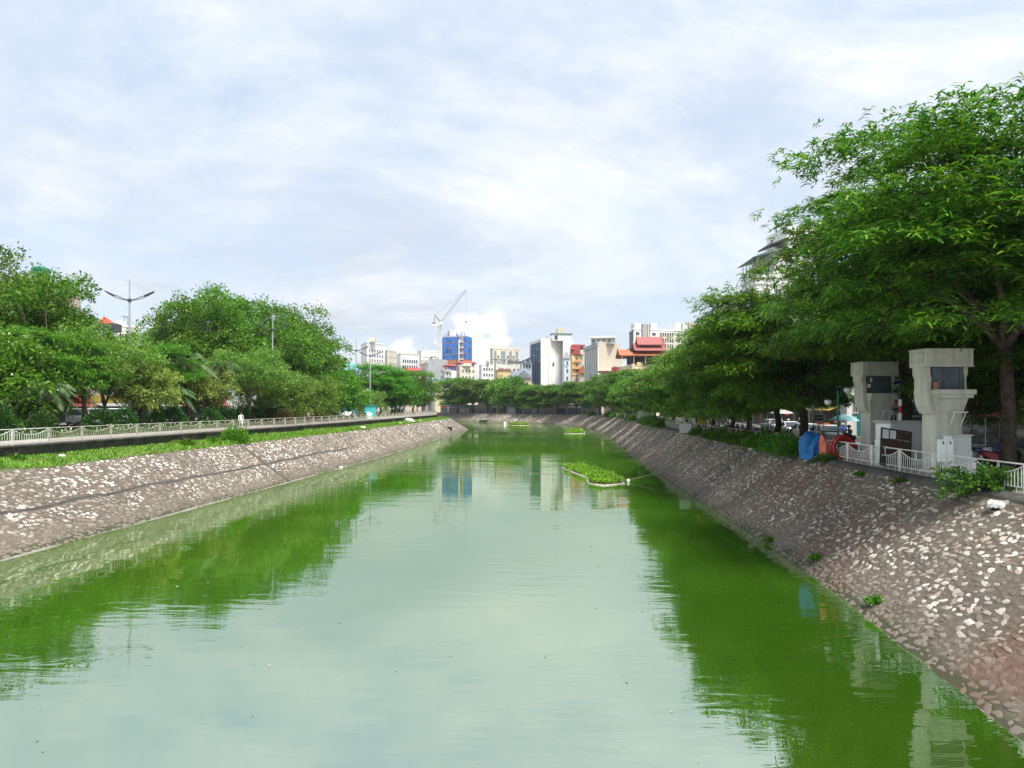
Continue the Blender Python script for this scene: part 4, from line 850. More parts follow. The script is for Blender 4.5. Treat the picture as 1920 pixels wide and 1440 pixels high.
# centre blocks
b = Bld('apartment_tower', 'twin cream apartment tower in the distance left of the striped glass building', *plan(919, 515, 924, 500, 975, 505), PZ(655, 500), W2, parapet=1.2)
for ua, ub in ((0.05, 0.13), (0.30, 0.46), (0.60, 0.70), (0.84, 0.93)): b.panel('glass_bay', 'r', ua, ub, 4, b.h-1, cm('grey bay', (0.27, 0.30, 0.33), scale=0.6), 0.004, 0.25)
for u in (0.2, 0.55, 0.76): b.windows('r', 1, 9, 5, b.h-3, 1.2, 1.6, u0=u-0.03, u1=u+0.03, mull=0)
build('roof_box', MB().prism([(3, 2), (7, 2), (7, 6), (3, 6)], b.h+1.2, b.h+3), W2, b.o)
b = Bld('town_house', 'small white flat-roofed house far down the bend', *plan(898, 400, 903, 390, 927, 395), PZ(685, 390), W1, parapet=0.6); b.windows('r', 4, 3, b.h-9, b.h-0.5, 1.1, 1.4); build('roof_tank', MB().lathe([(0.8, 0), (0.8, 1.6), (0.3, 2.0)], (3, 2, b.h+0.6)), M['metal_grey'], b.o)
b = Bld('town_house', 'grey house with a roof terrace and dark openings below the twin tower', *plan(926, 375, 930, 365, 980, 372), PZ(683, 365), WB)
b.panel('terrace_roof', 'r', -0.01, 0.92, b.h+2.3, b.h+2.6, W4, -4.0, 0.6); b.windows('r', 6, 1, b.h, b.h+2.1, 1.1, 1.2, u0=0.4, u1=0.9); [b.panel('terrace_post', 'r', u, u+0.015, b.h, b.h+2.3, W4, -0.2, 0.1) for u in (0.0, 0.15, 0.3, 0.45, 0.6, 0.75, 0.9)]; b.windows('r', 5, 2, b.h-7, b.h-1, 1.1, 1.4)
b = Bld('town_house', 'bright yellow house with a maroon roof at the canal bend', *plan(929, 350, 933, 341, 958, 346), PZ(694, 341), W5); b.hip(b.h, 1.1, cm('maroon roof', (0.16, 0.05, 0.045)), 0.5); b.windows('r', 2, 2, b.h-7, b.h-1, 0.9, 1.5, u0=0.02, u1=0.4)
b = Bld('town_house', 'white house with a long grey sheet gable roof beside the yellow house', *plan(944, 346, 966, 332, 996, 340), PZ(708, 332), W1, side=W1); b.gable(b.h, 3.6, GREYR, 0.6, 'l'); b.windows('l', 4, 1, b.h-4, b.h-1, 0.8, 1.7); b.panel('side_wall', 'r', 0.02, 0.98, 0, b.h, cm('pale grey wall', (0.52, 0.50, 0.48), scale=0.5), 0.004, 0.05)
b.panel('yellow_canopy', 'r', 0.05, 0.98, b.h-3.2, b.h-2.3, W5, 0.06, 1.2)
b = Bld('town_house', 'pale blue house with a dark slanted roof touching the striped glass building', *plan(975, 362, 978, 352, 997, 355), PZ(678, 352), cm('pale blue wall', (0.50, 0.58, 0.64), scale=0.4)); b.windows('r', 3, 1, b.h-3.5, b.h-0.7, 1.1, 2.0); V = [(-0.6, -0.6, b.h), (5.2, -0.4, b.h+2.4), (5.2, 6, b.h+2.4), (-0.6, 6, b.h)]; build('roof', MB().add(V+[(x, y, z-0.3) for x, y, z in V], [(0,1,2,3),(7,6,5,4),(0,4,5,1),(1,5,6,2),(2,6,7,3),(3,7,4,0)]), DARK, b.o)
# striped glass building
b = Bld('office_building', 'white office building with a tall dark blue glass front in vertical stripes', *plan(995, 372, 1016, 350, 1058, 358), PZ(638, 350), W1)
a, d, n, ang, nr = b.face('l')
b.panel('glass_front', 'l', 0.04, 0.97, 0, b.h-0.5, NAVY, 0.004, 0.05)
for i in range(6): b.panel('fin', 'l', 0.04+0.93*(i+0.5)/6-0.014, 0.04+0.93*(i+0.5)/6+0.014, 0, b.h-0.8, cm('steel blue fin', (0.16, 0.26, 0.42), rough=0.4), 0.05, 0.35)
for i in range(9): b.panel('spandrel', 'l', 0.045, 0.965, 3.4*i+2.9, 3.4*i+3.2, DARK, 0.05, 0.09)
b.panel('front_border', 'l', -0.02, 0.04, 0, b.h+0.8, W1, 0.004, 0.5); b.panel('front_border', 'l', 0.97, 1.02, 0, b.h+0.8, W1, 0.004, 0.5); b.panel('front_border', 'l', 0.04, 0.97, b.h-0.5, b.h+0.8, W1, 0.004, 0.5)
b.panel('stained_coping', 'r', 0.0, 1.0, b.h-5.8, b.h+0.8, WB, 0.004, 0.05); b.windows('r', 1, 1, b.h-12.5, b.h-9, 1.1, 1.8, frame=W3, u0=0.4, u1=0.6)
for u in (0.28, 0.62): b.panel('drain_pipe', 'r', u, u+0.008, 0, b.h-6, W4, 0.004, 0.12)
ub = MB().prism([(5.0, 2.0), (13.8, 3.6), (13.2, 9), (4.4, 8)], b.h+0.0, b.h+3.0); build('upper_storey', ub, W1, b.o); build('upper_roof', MB().prism([(4.6, 1.6), (14.3, 3.3), (13.6, 9.4), (4.0, 8.4)], b.h+3.0, b.h+3.4), TEAL, b.o); build('stair_head', MB().prism([(7.3, 3.4), (10.6, 4.0), (10.2, 7), (7, 6.6)], b.h+3.4, b.h+5.8), W3, b.o); build('lower_wing', MB().prism([(9.9, 2.05), (14.6, 3.0), (14, 8), (9.6, 7)], -0.4, b.h-0.02), W1, b.o)
link('window', window_mesh(1.6, 2.0, W4, M['glass'], 1), b.o, (6.6, 2.25, b.h+1.5), (0, 0, 0.18))
# red and yellow houses
b = Bld('town_house', 'narrow red-roofed house with a yellow balcony front right of the office building', *plan(1062, 372, 1072, 352, 1100, 358), PZ(664, 352), W3, side=cm('dusty pink wall', (0.5, 0.32, 0.28), scale=0.5))
b.panel('roof_storey', 'l', -0.1, 1.0, b.h, b.h+4.0, RED, -4, 0.3); b.hip(b.h+2.2, 1.4, RED, 0.6, 'awning', 0.8); build('red_frame', MB().prism([(0.2, 0.5), (6.3, 1.8), (5.8, 5), (0, 4.5)], b.h+3.6, b.h+4.5), RED, b.o); build('upper_room', MB().prism([(0.6, 1.0), (6.0, 2.2), (5.6, 5), (0.4, 4.5)], b.h, b.h+2.2), W3, b.o)
b.panel('yellow_front', 'r', 0.02, 0.55, b.h-9.6, b.h-0.6, W5, 0.004, 0.25); b.windows('r', 1, 3, b.h-9, b.h-1, 1.3, 1.7, u0=0.1, u1=0.48, out=0.26); b.windows('l', 2, 3, b.h-12, b.h-1, 1.2, 1.8)
for j in range(2): balcony(b, 'r', 0.02, 0.55, b.h-3.4-3.2*j, W5, cm('salmon wall', (0.6, 0.33, 0.18)), 1.2)
b = Bld('town_house', 'slim pale blue house with a pointed gable beside the red-roofed house', *plan(1053, 358, 1058, 346, 1069, 348), PZ(672, 346), cm('ice blue wall', (0.58, 0.66, 0.72), scale=0.4)); b.gable(b.h, 3.0, W4, 0.2, 'l'); b.windows('r', 1, 4, b.h-14, b.h-0.5, 1.2, 1.8); b.windows('l', 1, 4, b.h-14, b.h-0.5, 0.9, 1.8)
b = Bld('town_house', 'low house with an orange tiled gable at the foot of the striped beige building', *plan(1083, 352, 1088, 338, 1100, 342), PZ(700, 338), W3); b.gable(b.h, 3.4, TILE, 0.5, 'l')
# beige building
b = Bld('office_building', 'beige office building with a narrow front of white vertical fins and a rooftop room', *plan(1097, 322, 1123, 296, 1164, 306), PZ(644, 296), W3)
b.panel('glass_front', 'l', 0.02, 0.97, 0, b.h-1.2, NAVY, 0.004, 0.05)
for i in range(8): b.panel('fin', 'l', 0.05+0.93*i/7-0.022, 0.05+0.93*i/7+0.022, 0, b.h-1.3, W1, 0.05, 0.45)
b.panel('front_cap', 'l', -0.02, 1.0, b.h-1.2, b.h+0.4, W4, 0.004, 0.6)
build('rooftop_room', MB().prism([(-2.5, 5), (5.8, 2.2), (7.2, 7.5), (-1, 9.5)], b.h, b.h+2.4), W4, b.o); build('rooftop_slab', MB().prism([(-3.4, 4.6), (6.1, 1.4), (7.9, 8), (-1.4, 10.2)], b.h+2.4, b.h+3.2), W1, b.o); b.panel('parapet', 'r', 0, 1, b.h, b.h+0.9, W3, -0.3, 0.0)
for k in range(4): link('window', window_mesh(1.2, 1.5, W1, M['glass'], 1), b.o, (-1.6+2.0*k, 4.65-0.68*k, b.h+1.2), (0, 0, -0.33))
b = Bld('town_house', 'low pale house with a flat red roof below the beige building', *plan(1122, 296, 1128, 282, 1170, 290), PZ(698, 282), W2); V = MB().box(-1, 9.0, -0.8, 5, b.h, b.h+0.5); build('roof', V, cm('maroon roof', (0.16, 0.05, 0.045)), b.o); b.windows('r', 3, 1, b.h-3.5, b.h-0.8, 1.2, 1.5); b.panel('red_awning', 'r', 0.62, 1.0, b.h+0.5, b.h+2.2, RED, -2, 0.6)
build('roof_vent', MB().box(7.2, 8.0, 1, 1.8, b.h+2.2, b.h+4.4), W1, b.o)
# pagoda-roofed house
b = Bld('pagoda_house', 'cream house with tiered red pagoda roofs and a yellow balcony', *plan(1164, 268, 1186, 250, 1245, 262), PZ(682, 250), W2, side=W1)
def sweep(name, z, rise, x0, x1, y0, y1, m, par, lift=0.5):
    """upswept gable roof: ridge along x, eaves flick up"""
    ys = np.linspace(y0, y1, 9); ym = (y0+y1)/2; hw = (y1-y0)/2; V = []; n = 9
    for x, s in ((x0, 0), (x0+0.6, 0), (x1-0.6, 0), (x1, 0)):
        e = lift if x in (x0, x1) else 0
        for y in ys: q = 1-abs(y-ym)/hw; V.append((x, y, z+rise*q**1.35+e*(0.5+0.5*q)))
    V2 = [(x, y, zz-0.22) for x, y, zz in V]; fs = []
    for i in range(3):
        for j in range(n-1): k = i*n+j; fs += [(k, k+n, k+n+1, k+1), (36+k, 36+k+1, 36+k+n+1, 36+k+n)]
    for j in range(n-1): fs += [(j, j+1, 36+j+1, 36+j), (27+j+1, 27+j, 63+j, 63+j+1)]
    for i in range(3): fs += [(i*n, 36+i*n, 36+i*n+n, i*n+n), (i*n+8, i*n+17, 36+i*n+17, 36+i*n+8)]
    return build(name, MB().add(V, []).add(V2, fs) if False else _two(V, V2, fs), m, par)
def _two(V, V2, fs):
    b = MB(); b.v = [tuple(x) for x in V+V2]; b.f = [tuple(f) for f in fs]; b.mi = [0]*len(fs); return b
sweep('lower_roof', b.h+2.3, 2.6, -4.4, 11.0, -1.6, 9, TILE, b.o); sweep('middle_roof', b.h+4.4, 2.6, 0.6, 11.2, 0.0, 8, RED2, b.o); sweep('top_roof', b.h+6.4, 2.7, 1.8, 10.4, 1.2, 7, RED2, b.o)
for x in (-3.4, 0.6, 4.5, 8.5, 11.5): build('roof_post', MB().box(x-0.14, x+0.14, 0.1+0.2*(x+3.4), 0.4+0.2*(x+3.4), b.h, b.h+2.9), W1 if x > 0 else W3, b.o)
build('attic_room', MB().prism([(0, 2), (11, 3.2), (10.5, 7), (-1, 6)], b.h, b.h+5.2), cm('dark timber', (0.05, 0.025, 0.03)), b.o)
balcony(b, 'l', 0.2, 1.0, b.h-1.6, W5, W6, 1.2); balcony(b, 'r', 0, 0.4, b.h-1.6, W5, W6, 1.2); b.windows('r', 3, 2, b.h-9, b.h-2.5, 1.5, 2.0); b.windows('l', 2, 2, b.h-9, b.h-2.5, 1.2, 2.0)
b.panel('balcony_gable', 'r', 0.04, 0.22, b.h-0.7, b.h+0.5, W5, 1.2, 1.35)
# long pale high-rise behind
b = Bld('apartment_highrise', 'long pale high-rise with a dark left end above the pagoda roofs', *plan(1180, 450, 1188, 425, 1316, 440), PZ(618, 425), W1, side=cm('slate panel', (0.13, 0.14, 0.16)), parapet=0.8)
n = b.face('r')[2]
b.panel('slate_bay', 'r', 0.11, 0.23, 10, b.h+3.2, cm('taupe bay', (0.26, 0.22, 0.22), scale=0.6), 0.004, 0.5)
for u in (0.135, 0.165, 0.20): b.panel('pale_rib', 'r', u, u+0.008, 10, b.h+3.1, W1, 0.5, 0.62)
for ua, ub, hh in ((0.01, 0.10, 2.6), (0.25, 0.33, 3.0), (0.60, 0.68, 4.2), (0.71, 0.78, 3.8), (0.80, 0.95, 4.6)): b.panel('roof_block', 'r', ua, ub, b.h+0.81, b.h+0.8+hh, W1 if ub < 0.8 else cm('pink grey', (0.5, 0.42, 0.38)), -4, 0.25)
b.panel('cream_bay', 'r', 0.36, 0.58, 10, b.h-1.2, W2, 0.004, 0.3); b.panel('cream_bay', 'r', 0.79, 1.0, 10, b.h-1.2, W2, 0.004, 0.3)
b.windows('r', 1, 6, b.h-20, b.h-0.5, 2.4, 1.8, frame=W1, glass=M['glass'], u0=0.02, u1=0.09); b.windows('r', 1, 6, b.h-20, b.h-0.5, 2.4, 1.8, frame=W1, u0=0.25, u1=0.33)
b.windows('r', 6, 6, b.h-20, b.h-0.5, 1.0, 2.2, frame=W2, mull=0, u0=0.37, u1=0.575, out=0.31); b.windows('r', 2, 6, b.h-20, b.h-0.5, 2.0, 1.8, u0=0.6, u1=0.78); b.windows('r', 4, 6, b.h-20, b.h-0.5, 1.0, 2.2, mull=0, u0=0.8, u1=0.98, out=0.31)
# villa behind the flame trees
Yv = 132; b = Bld('villa', 'tall cream villa with cornices and a green roof terrace behind the flame trees', (PX(1392, 142), 142), (PX(1418, Yv), Yv), (PX(1520, 134), 134), PZ(514, Yv), W1)
for zz, oo in ((b.h-0.5, 0.35), (b.h-1.7, 0.22), (b.h-5.6, 0.2)):
    for f_ in 'lr': b.panel('cornice', f_, -0.03, 1.02, zz, zz+0.45, W1, 0.004, oo)
for j in range(4): b.windows('l', 4, 1, b.h-5.2-4*j, b.h-1.8-4*j, 1.0, 2.3, frame=W4); b.windows('r', 4, 1, b.h-5.2-4*j, b.h-1.8-4*j, 1.2, 2.3, frame=W4)
a, d, n, ang, nr = b.face('l')
for i in range(5): b.panel('pilaster', 'l', 0.03+0.9*i/4, 0.08+0.9*i/4, 0, b.h-1.7, W1, 0.004, 0.16)
for u in (0.0, 0.25, 0.5, 0.75, 0.98): b.panel('terrace_post', 'l', u, u+0.02, b.h, b.h+3.0, M['metal_grey'], -0.12, -0.02)
for u in (0.03, 0.25): b.panel('terrace_post', 'r', u, u+0.012, b.h, b.h+3.9, M['metal_grey'], -0.12, -0.02)
b.panel('terrace_rail', 'l', 0, 1, b.h+1.2, b.h+1.26, M['metal_grey'], -0.1, -0.04)
GC = mat('green corrugated sheet', (0.06, 0.16, 0.14), 0.45, 0.15, 3.0)
l = np.array(b.pts[3]); V = [(l[0]-0.9, l[1]+0.2, b.h+2.9), (-0.6, -0.9, b.h+2.9), (4.5, -0.5, b.h+4.3), (l[0]+4.0, l[1]+0.5, b.h+4.3)]
build('terrace_roof', MB().add(V+[(x, y, z-0.12) for x, y, z in V], [(0,1,2,3),(7,6,5,4),(0,4,5,1),(1,5,6,2),(2,6,7,3),(3,7,4,0)]), GC, b.o)
build('upper_storey', MB().prism([(3.2, 1.0), (12, 1.6), (11, 9), (2, 9)], b.h, b.h+4.6), W1, b.o); build('upper_cornice', MB().prism([(5.6, 0.5), (12.6, 1.0), (11.6, 9.5), (5, 9.5)], b.h+4.6, b.h+8.5), W1, b.o); build('cornice', MB().prism([(5.2, 0.1), (13, 0.6), (12, 9.9), (4.6, 9.9)], b.h+6.0, b.h+6.5), W1, b.o)
for k in range(3): link('window', window_mesh(1.1, 2.0, W1, M['glass_blue'], 1), b.o, (2.95-0.12*k*2.2, 2.0+1.9*k, b.h+1.6), (0, 0, -1.44))
link('window', window_mesh(1.4, 2.2, W4, M['glass'], 1), b.o, (7.2, 0.72, b.h+7.3), (0, 0, 0.07))
V = [(2.2, 0.2, b.h+5.2), (6, 0.2, b.h+6.6), (6, 6, b.h+6.6), (2.2, 6, b.h+5.2)]; build('slate_roof', MB().add(V+[(x, y, z-0.35) for x, y, z in V], [(0,1,2,3),(7,6,5,4),(0,4,5,1),(1,5,6,2),(2,6,7,3),(3,7,4,0)]), DARK, b.o)
b = Bld('villa', 'pale building with a round balcony peeping out above the flame trees left of the villa', (PX(1362, 160), 160), (PX(1372, 150), 150), (PX(1420, 152), 152), PZ(566, 150), W1); build('balcony_rail', MB().lathe([(2.2, 0), (2.2, 0.25), (2.05, 0.25), (2.05, 1.3), (2.15, 1.3), (2.15, 1.4)], (0.5, 0, b.h-0.4), 18), W1, b.o); b.windows('r', 3, 2, b.h-9, b.h-1.5, 1.2, 2.0)
# left-hand distance
b = Bld('town_house', 'tall house with a red hipped roof pavilion showing between the left trees', *plan(176, 178, 190, 170, 217, 176), PZ(627, 170), cm('brick pink wall', (0.46, 0.20, 0.14), scale=0.5)); b.hip(b.h+2.6, 2.0, cm('bright red tile', (0.48, 0.07, 0.03), scale=2.0), 0.5, 'roof', 0.1)
for p in b.pts: q = (p[0]*0.96+0.1, p[1]*0.96+0.1); build('roof_post', MB().box(q[0]-0.12, q[0]+0.12, q[1]-0.12, q[1]+0.12, b.h, b.h+2.6), W1, b.o)
build('railing', MB().prism(b.pts, b.h, b.h+0.8), W1, b.o); b.windows('r', 2, 3, b.h-9, b.h-0.8, 1.0, 1.5); build('attic_room', MB().prism([(0.4, 1), (2.6, 1.6), (2, 5), (0, 4)], b.h+0.8, b.h+2.6), DARK, b.o)
b = Bld('town_house', 'white flat-roofed house beside the red pavilion', *plan(214, 185, 220, 178, 262, 182), PZ(612, 178), W1, parapet=0.5); b.windows('r', 4, 4, b.h-12, b.h-1, 1.1, 1.5)
b = Bld('shed', 'translucent turquoise roofed shed above the trees left of the twin street lamps', *plan(638, 262, 645, 250, 674, 256), PZ(693, 250), cm('turquoise sheet', (0.16, 0.45, 0.50), scale=0.6)); b.gable(b.h, 2.6, cm('turquoise sheet', (0.16, 0.45, 0.5)), 0.3)
q = P(76, 522, 120); wt = thing('water_tank', 'green water tank on a roof peeping above the tallest left tree', 'tank', (q.x, 120, q.z-1.2)); build('tank_body', MB().lathe([(1.3, 0), (1.3, 2.7), (0.5, 3.1)], k=16), cm('green tank', (0.02, 0.22, 0.16)), wt, smooth=False)
b = Bld('town_house', 'plain house carrying the green water tank behind the tallest left tree', (q.x-4, 124), (q.x-3.5, 117), (q.x+4, 118), q.z-1.2, W3, z0=4.4); b.windows('r', 3, 4, b.h-14, b.h-1, 1.1, 1.5)

# roof tanks, aerials and air conditioners
def rooftop(b, n, seed):
    r = random.Random(seed); l, rr = np.array(b.pts[3]), np.array(b.pts[1])
    for i in range(n):
        u, v = r.uniform(.15, .8), r.uniform(.15, .8); q = l*u*.9+rr*v*.9; k = r.choice(('tank', 'aerial', 'box'))
        if k == 'tank': build('roof_tank', MB().lathe([(.6, 0), (.6, 1.3), (.2, 1.6)], (q[0], q[1], b.h), 10), M['metal_grey'], b.o)
        elif k == 'aerial': build('aerial', MB().tube([(q[0], q[1], b.h), (q[0], q[1], b.h+3)], .06, 4).tube([(q[0]-.7, q[1], b.h+2.7), (q[0]+.7, q[1], b.h+2.7)], .05, 4), DARK, b.o)
        else: build('roof_box', MB().box(q[0]-.8, q[0]+.8, q[1]-.7, q[1]+.7, b.h, b.h+1.5), WB, b.o)
    for i in range(n):
        w_ = r.choice('lr'); b.panel('air_conditioner', w_, (u := r.uniform(.1, .8)), u+.9/b.face(w_)[2], (z := r.uniform(.45, .9)*b.h), z+.65, W4, .01, .4)
for i, b in enumerate(ALLB): rooftop(b, 3, i)
# ------------------------------------------------------------------ the two machine pillars on the right bank
TC = M['tower_conc']; MG = mat('grey machine housing', (0.085, 0.105, 0.125), 0.55, 0.15, 1.5); LG_ = cm('light grey box', (0.50, 0.52, 0.50), scale=1.2, var=0.06); WS = cm('white sheet metal', (0.72, 0.73, 0.72), scale=1.0, var=0.05)
ZP = ZR+0.02
def pillar(label, x, y, rot, fins):
    t = thing('machine_pillar', label, 'pillar', (x, y, ZP), rot, 'machine pillars'); t.scale = (0.74, 0.78, 1.0)
    # column: canal face (-x) flat door side, camera face (-y) recessed between two ribs
    b = MB(); b.prism([(-0.75, -0.72), (-0.02, -0.72), (-0.02, -0.66), (0.70, -0.66), (0.70, -0.72), (0.80, -0.72), (0.80, 0.72), (-0.75, 0.72)], 0, 3.25); build('column', b, TC, t, bevel=0.02)
    build('plinth', MB().box(-0.82, 0.87, -0.79, 0.79, 0.0, 0.16), TC, t, bevel=0.02)
    build('door', MB().box(-0.775, -0.752, -0.5, 0.5, 0.4, 2.85), TC, t); build('meter_plate', MB().box(-0.60, -0.30, -0.745, -0.722, 0.62, 0.95), cm('plate grey', (0.25, 0.24, 0.23)), t)
    # sloping corbel carrying the tray
    b = MB(); b.prism([(-0.80, -0.77), (0.85, -0.77), (0.85, 0.77), (-0.80, 0.77)], 2.75, 3.35, [(-0.95, -1.0), (1.0, -1.0), (1.0, 1.0), (-0.95, 1.0)]); build('corbel', b, TC, t)
    b = MB(); b.box(-0.98, 1.18, -1.22, 1.10, 3.35, 3.50); b.box(-1.02, 1.28, -1.32, 1.14, 3.50, 3.72); build('tray', b, TC, t, bevel=0.02)
    # curved cheeks left and right, wide in depth
    ch = [(-1.42, 4.72), (-1.05, 4.72), (-1.05, 4.45), (-0.98, 4.2), (-1.00, 3.40), (-0.86, 3.02), (-0.40, 2.92), (-0.40, 2.66), (-0.98, 2.66), (-1.22, 3.0), (-1.30, 3.3), (-1.30, 4.2), (-1.42, 4.4)]
    for y0, y1 in ((-0.62, 0.62),): build('cheek', MB().prismY(ch[::-1], y0, y1), TC, t, bevel=0.015)
    ch2 = [(1.30, 4.72), (1.02, 4.72), (1.02, 4.5), (1.10, 4.2), (1.10, 3.72), (1.00, 3.35), (0.80, 2.6), (0.80, 2.2), (0.90, 2.5), (1.22, 3.3), (1.24, 3.72), (1.20, 4.2), (1.30, 4.45)]
    build('cheek', MB().prismY(ch2, -0.5, 0.62), TC, t, bevel=0.012)
    # hood with raised panels
    b = MB(); b.box(-1.46, 1.40, -0.86, 0.86, 4.72, 5.45); b.box(-1.50, 1.44, -0.90, 0.90, 5.452, 5.52); build('hood', b, TC, t, bevel=0.02)
    build('hood_lip', MB().box(-1.48, 1.42, -0.885, -0.862, 4.72, 4.80), TC, t)
    for xa, xb in ((-1.05, -0.20), (0.15, 1.15)):
        bb_ = MB(); 
        for (p, q_, r, s) in ((xa, xb, 4.90, 4.94), (xa, xb, 5.30, 5.34), (xa, xa+0.04, 4.94, 5.30), (xb-0.04, xb, 4.94, 5.30)): bb_.box(p, q_, -0.92, -0.862, r, s)
        build('hood_panel', bb_, TC, t)
    bb_ = MB()
    for (p, q_, r, s) in ((-0.6, 0.6, 4.90, 4.94), (-0.6, 0.6, 5.30, 5.34), (-0.6, -0.56, 4.94, 5.30), (0.56, 0.6, 4.94, 5.30)): bb_.box(-1.52, -1.462, p, q_, r, s)
    build('hood_panel', bb_, TC, t)
    mc = build('machine_housing', MB().box(-0.93, 0.96, -0.58, 0.70, 3.722, 4.70), MG, t, bevel=0.02)
    if fins:
        for i in range(9): build('cooling_fin', MB().box(0.05+0.085*i, 0.10+0.085*i, -0.64, -0.582, 3.80, 4.62), MG, mc)
        build('control_box', MB().box(-0.90, -0.70, -0.66, -0.582, 4.05, 4.25), WS, mc); build('control_box', MB().box(-0.68, -0.58, -0.64, -0.582, 4.38, 4.60), WS, mc)
    else:
        for x_ in (-0.25, 0.72): build('housing_seam', MB().box(x_, x_+0.03, -0.60, -0.582, 3.75, 4.68), M['dark_metal'], mc)
        build('motor_cover', MB().lathe([(0.16, 0), (0.16, 0.32), (0.05, 0.36)], (-0.88, -0.9, 3.722)), cm('rust red', (0.3, 0.12, 0.08)), mc)
    # empty sign brackets on the camera face
    for x_ in (0.05, 0.72):
        build('bracket', MB().tube([(x_, -0.68, 2.10), (x_+0.02, -1.15, 2.72), (x_+0.02, -0.66, 2.74)], 0.032, 5), WS, t)
    build('bracket_bar', MB().tube([(-0.02, -1.16, 2.73), (0.85, -1.16, 2.73)], 0.03, 5), WS, t)
    return t
pillar('grey concrete machine pillar with ribbed dark unit under its hood, the one farther from the bridge', PX(1640, 44.5), 44.5, 0.06, True)
pillar('large grey concrete machine pillar under the overhanging branches, the one nearer the bridge', PX(1765, 34.3), 34.3, 0.04, False)

# cabinet between the pillars
c = thing('electrical_cabinet', 'pale block cabinet with a flat overhanging lid between the two grey pillars', 'cabinet', (PX(1690, 39.5), 39.5, ZP), 0.05)
build('cabinet_body', MB().box(-0.95, 1.05, -0.75, 0.75, 0, 2.15), LG_, c, bevel=0.015); build('lid', MB().prism([(-1.1, -0.9), (1.2, -0.9), (1.2, 0.9), (-1.1, 0.9)], 2.152, 2.24, [(-1.0, -0.8), (1.1, -0.8), (1.1, 0.8), (-1.0, 0.8)]), LG_, c); build('white_side', MB().box(-0.985, -0.952, -0.7, 0.7, 0.05, 2.1), WS, c); build('hinge_post', MB().tube([(0.9, -0.77, 0.1), (0.9, -0.77, 2.0)], 0.015, 4), M['metal_grey'], c)
c = thing('junction_box', 'low white junction box standing at the foot of the block cabinet', 'cabinet', (PX(1651, 38.6), 38.6, ZP), 0.0); build('box_body', MB().box(-0.16, 0.16, -0.3, 0.3, 0, 1.3), WS, c, bevel=0.02); build('door_seam', MB().box(-0.13, 0.13, -0.312, -0.302, 0.1, 1.2), WS, c)
# leaning brown lattice panel
lp = thing('lattice_panel', 'dark brown gridded panel with two white squares leaning against the cabinet', 'panel', (PX(1678, 37.2), 37.2, ZP+0.05)); lp.rotation_euler = (R(-13), R(9), 0)
BRN = cm('dark brown timber', (0.035, 0.022, 0.016), scale=3); wv = cm('brown weave', (0.065, 0.045, 0.033), scale=9, var=0.3)
build('frame', MB().box(-0.76, 0.76, -0.03, 0.03, 0.0, 0.06).box(-0.76, 0.76, -0.03, 0.03, 1.80, 1.86).box(-0.76, -0.70, -0.03, 0.03, 0.06, 1.80).box(0.70, 0.76, -0.03, 0.03, 0.06, 1.80), BRN, lp)
for i in range(1, 4): build('batten', MB().box(-0.7+0.35*i-0.02, -0.7+0.35*i+0.02, -0.035, 0.02, 0.06, 1.80), cm('red brown batten', (0.09, 0.025, 0.018)), lp)
for i in range(4):
    for j in range(4): build('pane', MB().box(-0.70+0.35*i+0.022, -0.70+0.35*(i+1)-0.022, -0.012, 0.012, 0.06+0.435*j+0.02, 0.06+0.435*(j+1)-0.02), WS if (j == 3 and i < 2) else wv, lp)
# white meter boxes and grey cabinet in front of the near pillar
c = thing('meter_box', 'pair of tall white meter boxes on a post in front of the near pillar', 'meter box', (PX(1772, 31.9), 31.9, ZP), 0.03); build('post', MB().tube([(0, 0.12, 0), (0, 0.12, 1.0)], 0.04, 6), M['metal_grey'], c)
for x_ in (-0.29, 0.005): bx_ = build('box_body', MB().box(x_, x_+0.285, -0.12, 0.1, 0.68, 1.62), WS, c, bevel=0.015); build('lock', MB().box(x_+0.12, x_+0.17, -0.135, -0.121, 1.42, 1.54), DARK, bx_); build('lower_panel', MB().box(x_+0.01, x_+0.275, -0.13, -0.121, 0.70, 0.82), WS, bx_)
c = thing('control_cabinet', 'grey stepped control cabinet right of the white meter boxes', 'cabinet', (PX(1797, 32.4), 32.4, ZP), 0.04); build('cabinet_body', MB().box(-0.45, 0.42, -0.3, 0.4, 0, 1.15), LG_, c, bevel=0.015); build('cabinet_head', MB().box(-0.42, 0.40, -0.26, 0.38, 1.152, 1.75), LG_, c, bevel=0.015); build('cabinet_lid', MB().box(-0.48, 0.45, -0.32, 0.42, 1.752, 1.80), LG_, c); build('white_edge', MB().box(-0.46, -0.425, -0.24, 0.3, 1.2, 1.74), WS, c)
# road signs behind the cabinet
def sign_round(label, px, py, Y, r, face, back=None, ring=None, bar=None, pole=M['metal_grey'], zb=ZP, band=False, name='road_sign'):
    q = P(px, py, Y); t = thing(name, label, 'sign', (q.x, Y, zb)); h = q.z-zb
    build('pole', MB().tube([(0, 0.04, 0), (0, 0.04, h+r*0.9)], 0.035, 6), pole, t)
    d = MB().lathe([(r, -0.012), (r, 0.012)], k=28); o = build('sign_plate', d, face, t, (0, 0, h), (R(90), 0, 0))
    if ring: build('ring', MB().lathe([(r*1.0, 0.0125), (r*1.0, 0.02), (r*0.82, 0.02), (r*0.82, 0.0125)], k=28), ring, o)
    if bar: build('mark', MB().box(-r*0.68, r*0.68, -r*0.15, r*0.15, 0.013, 0.022), bar[0], o, rot=(0, 0, bar[1]))
    return t, h
SB = cm('sign blue', (0.02, 0.10, 0.38), rough=0.4); SR = cm('sign red', (0.50, 0.02, 0.025), rough=0.4); SB2 = cm('deep blue', (0.02, 0.03, 0.20), rough=0.4)
t, h = sign_round('big blue round road sign behind the block cabinet', 1698, 769, 47, 0.50, cm('faded sign blue', (0.02, 0.13, 0.30)))
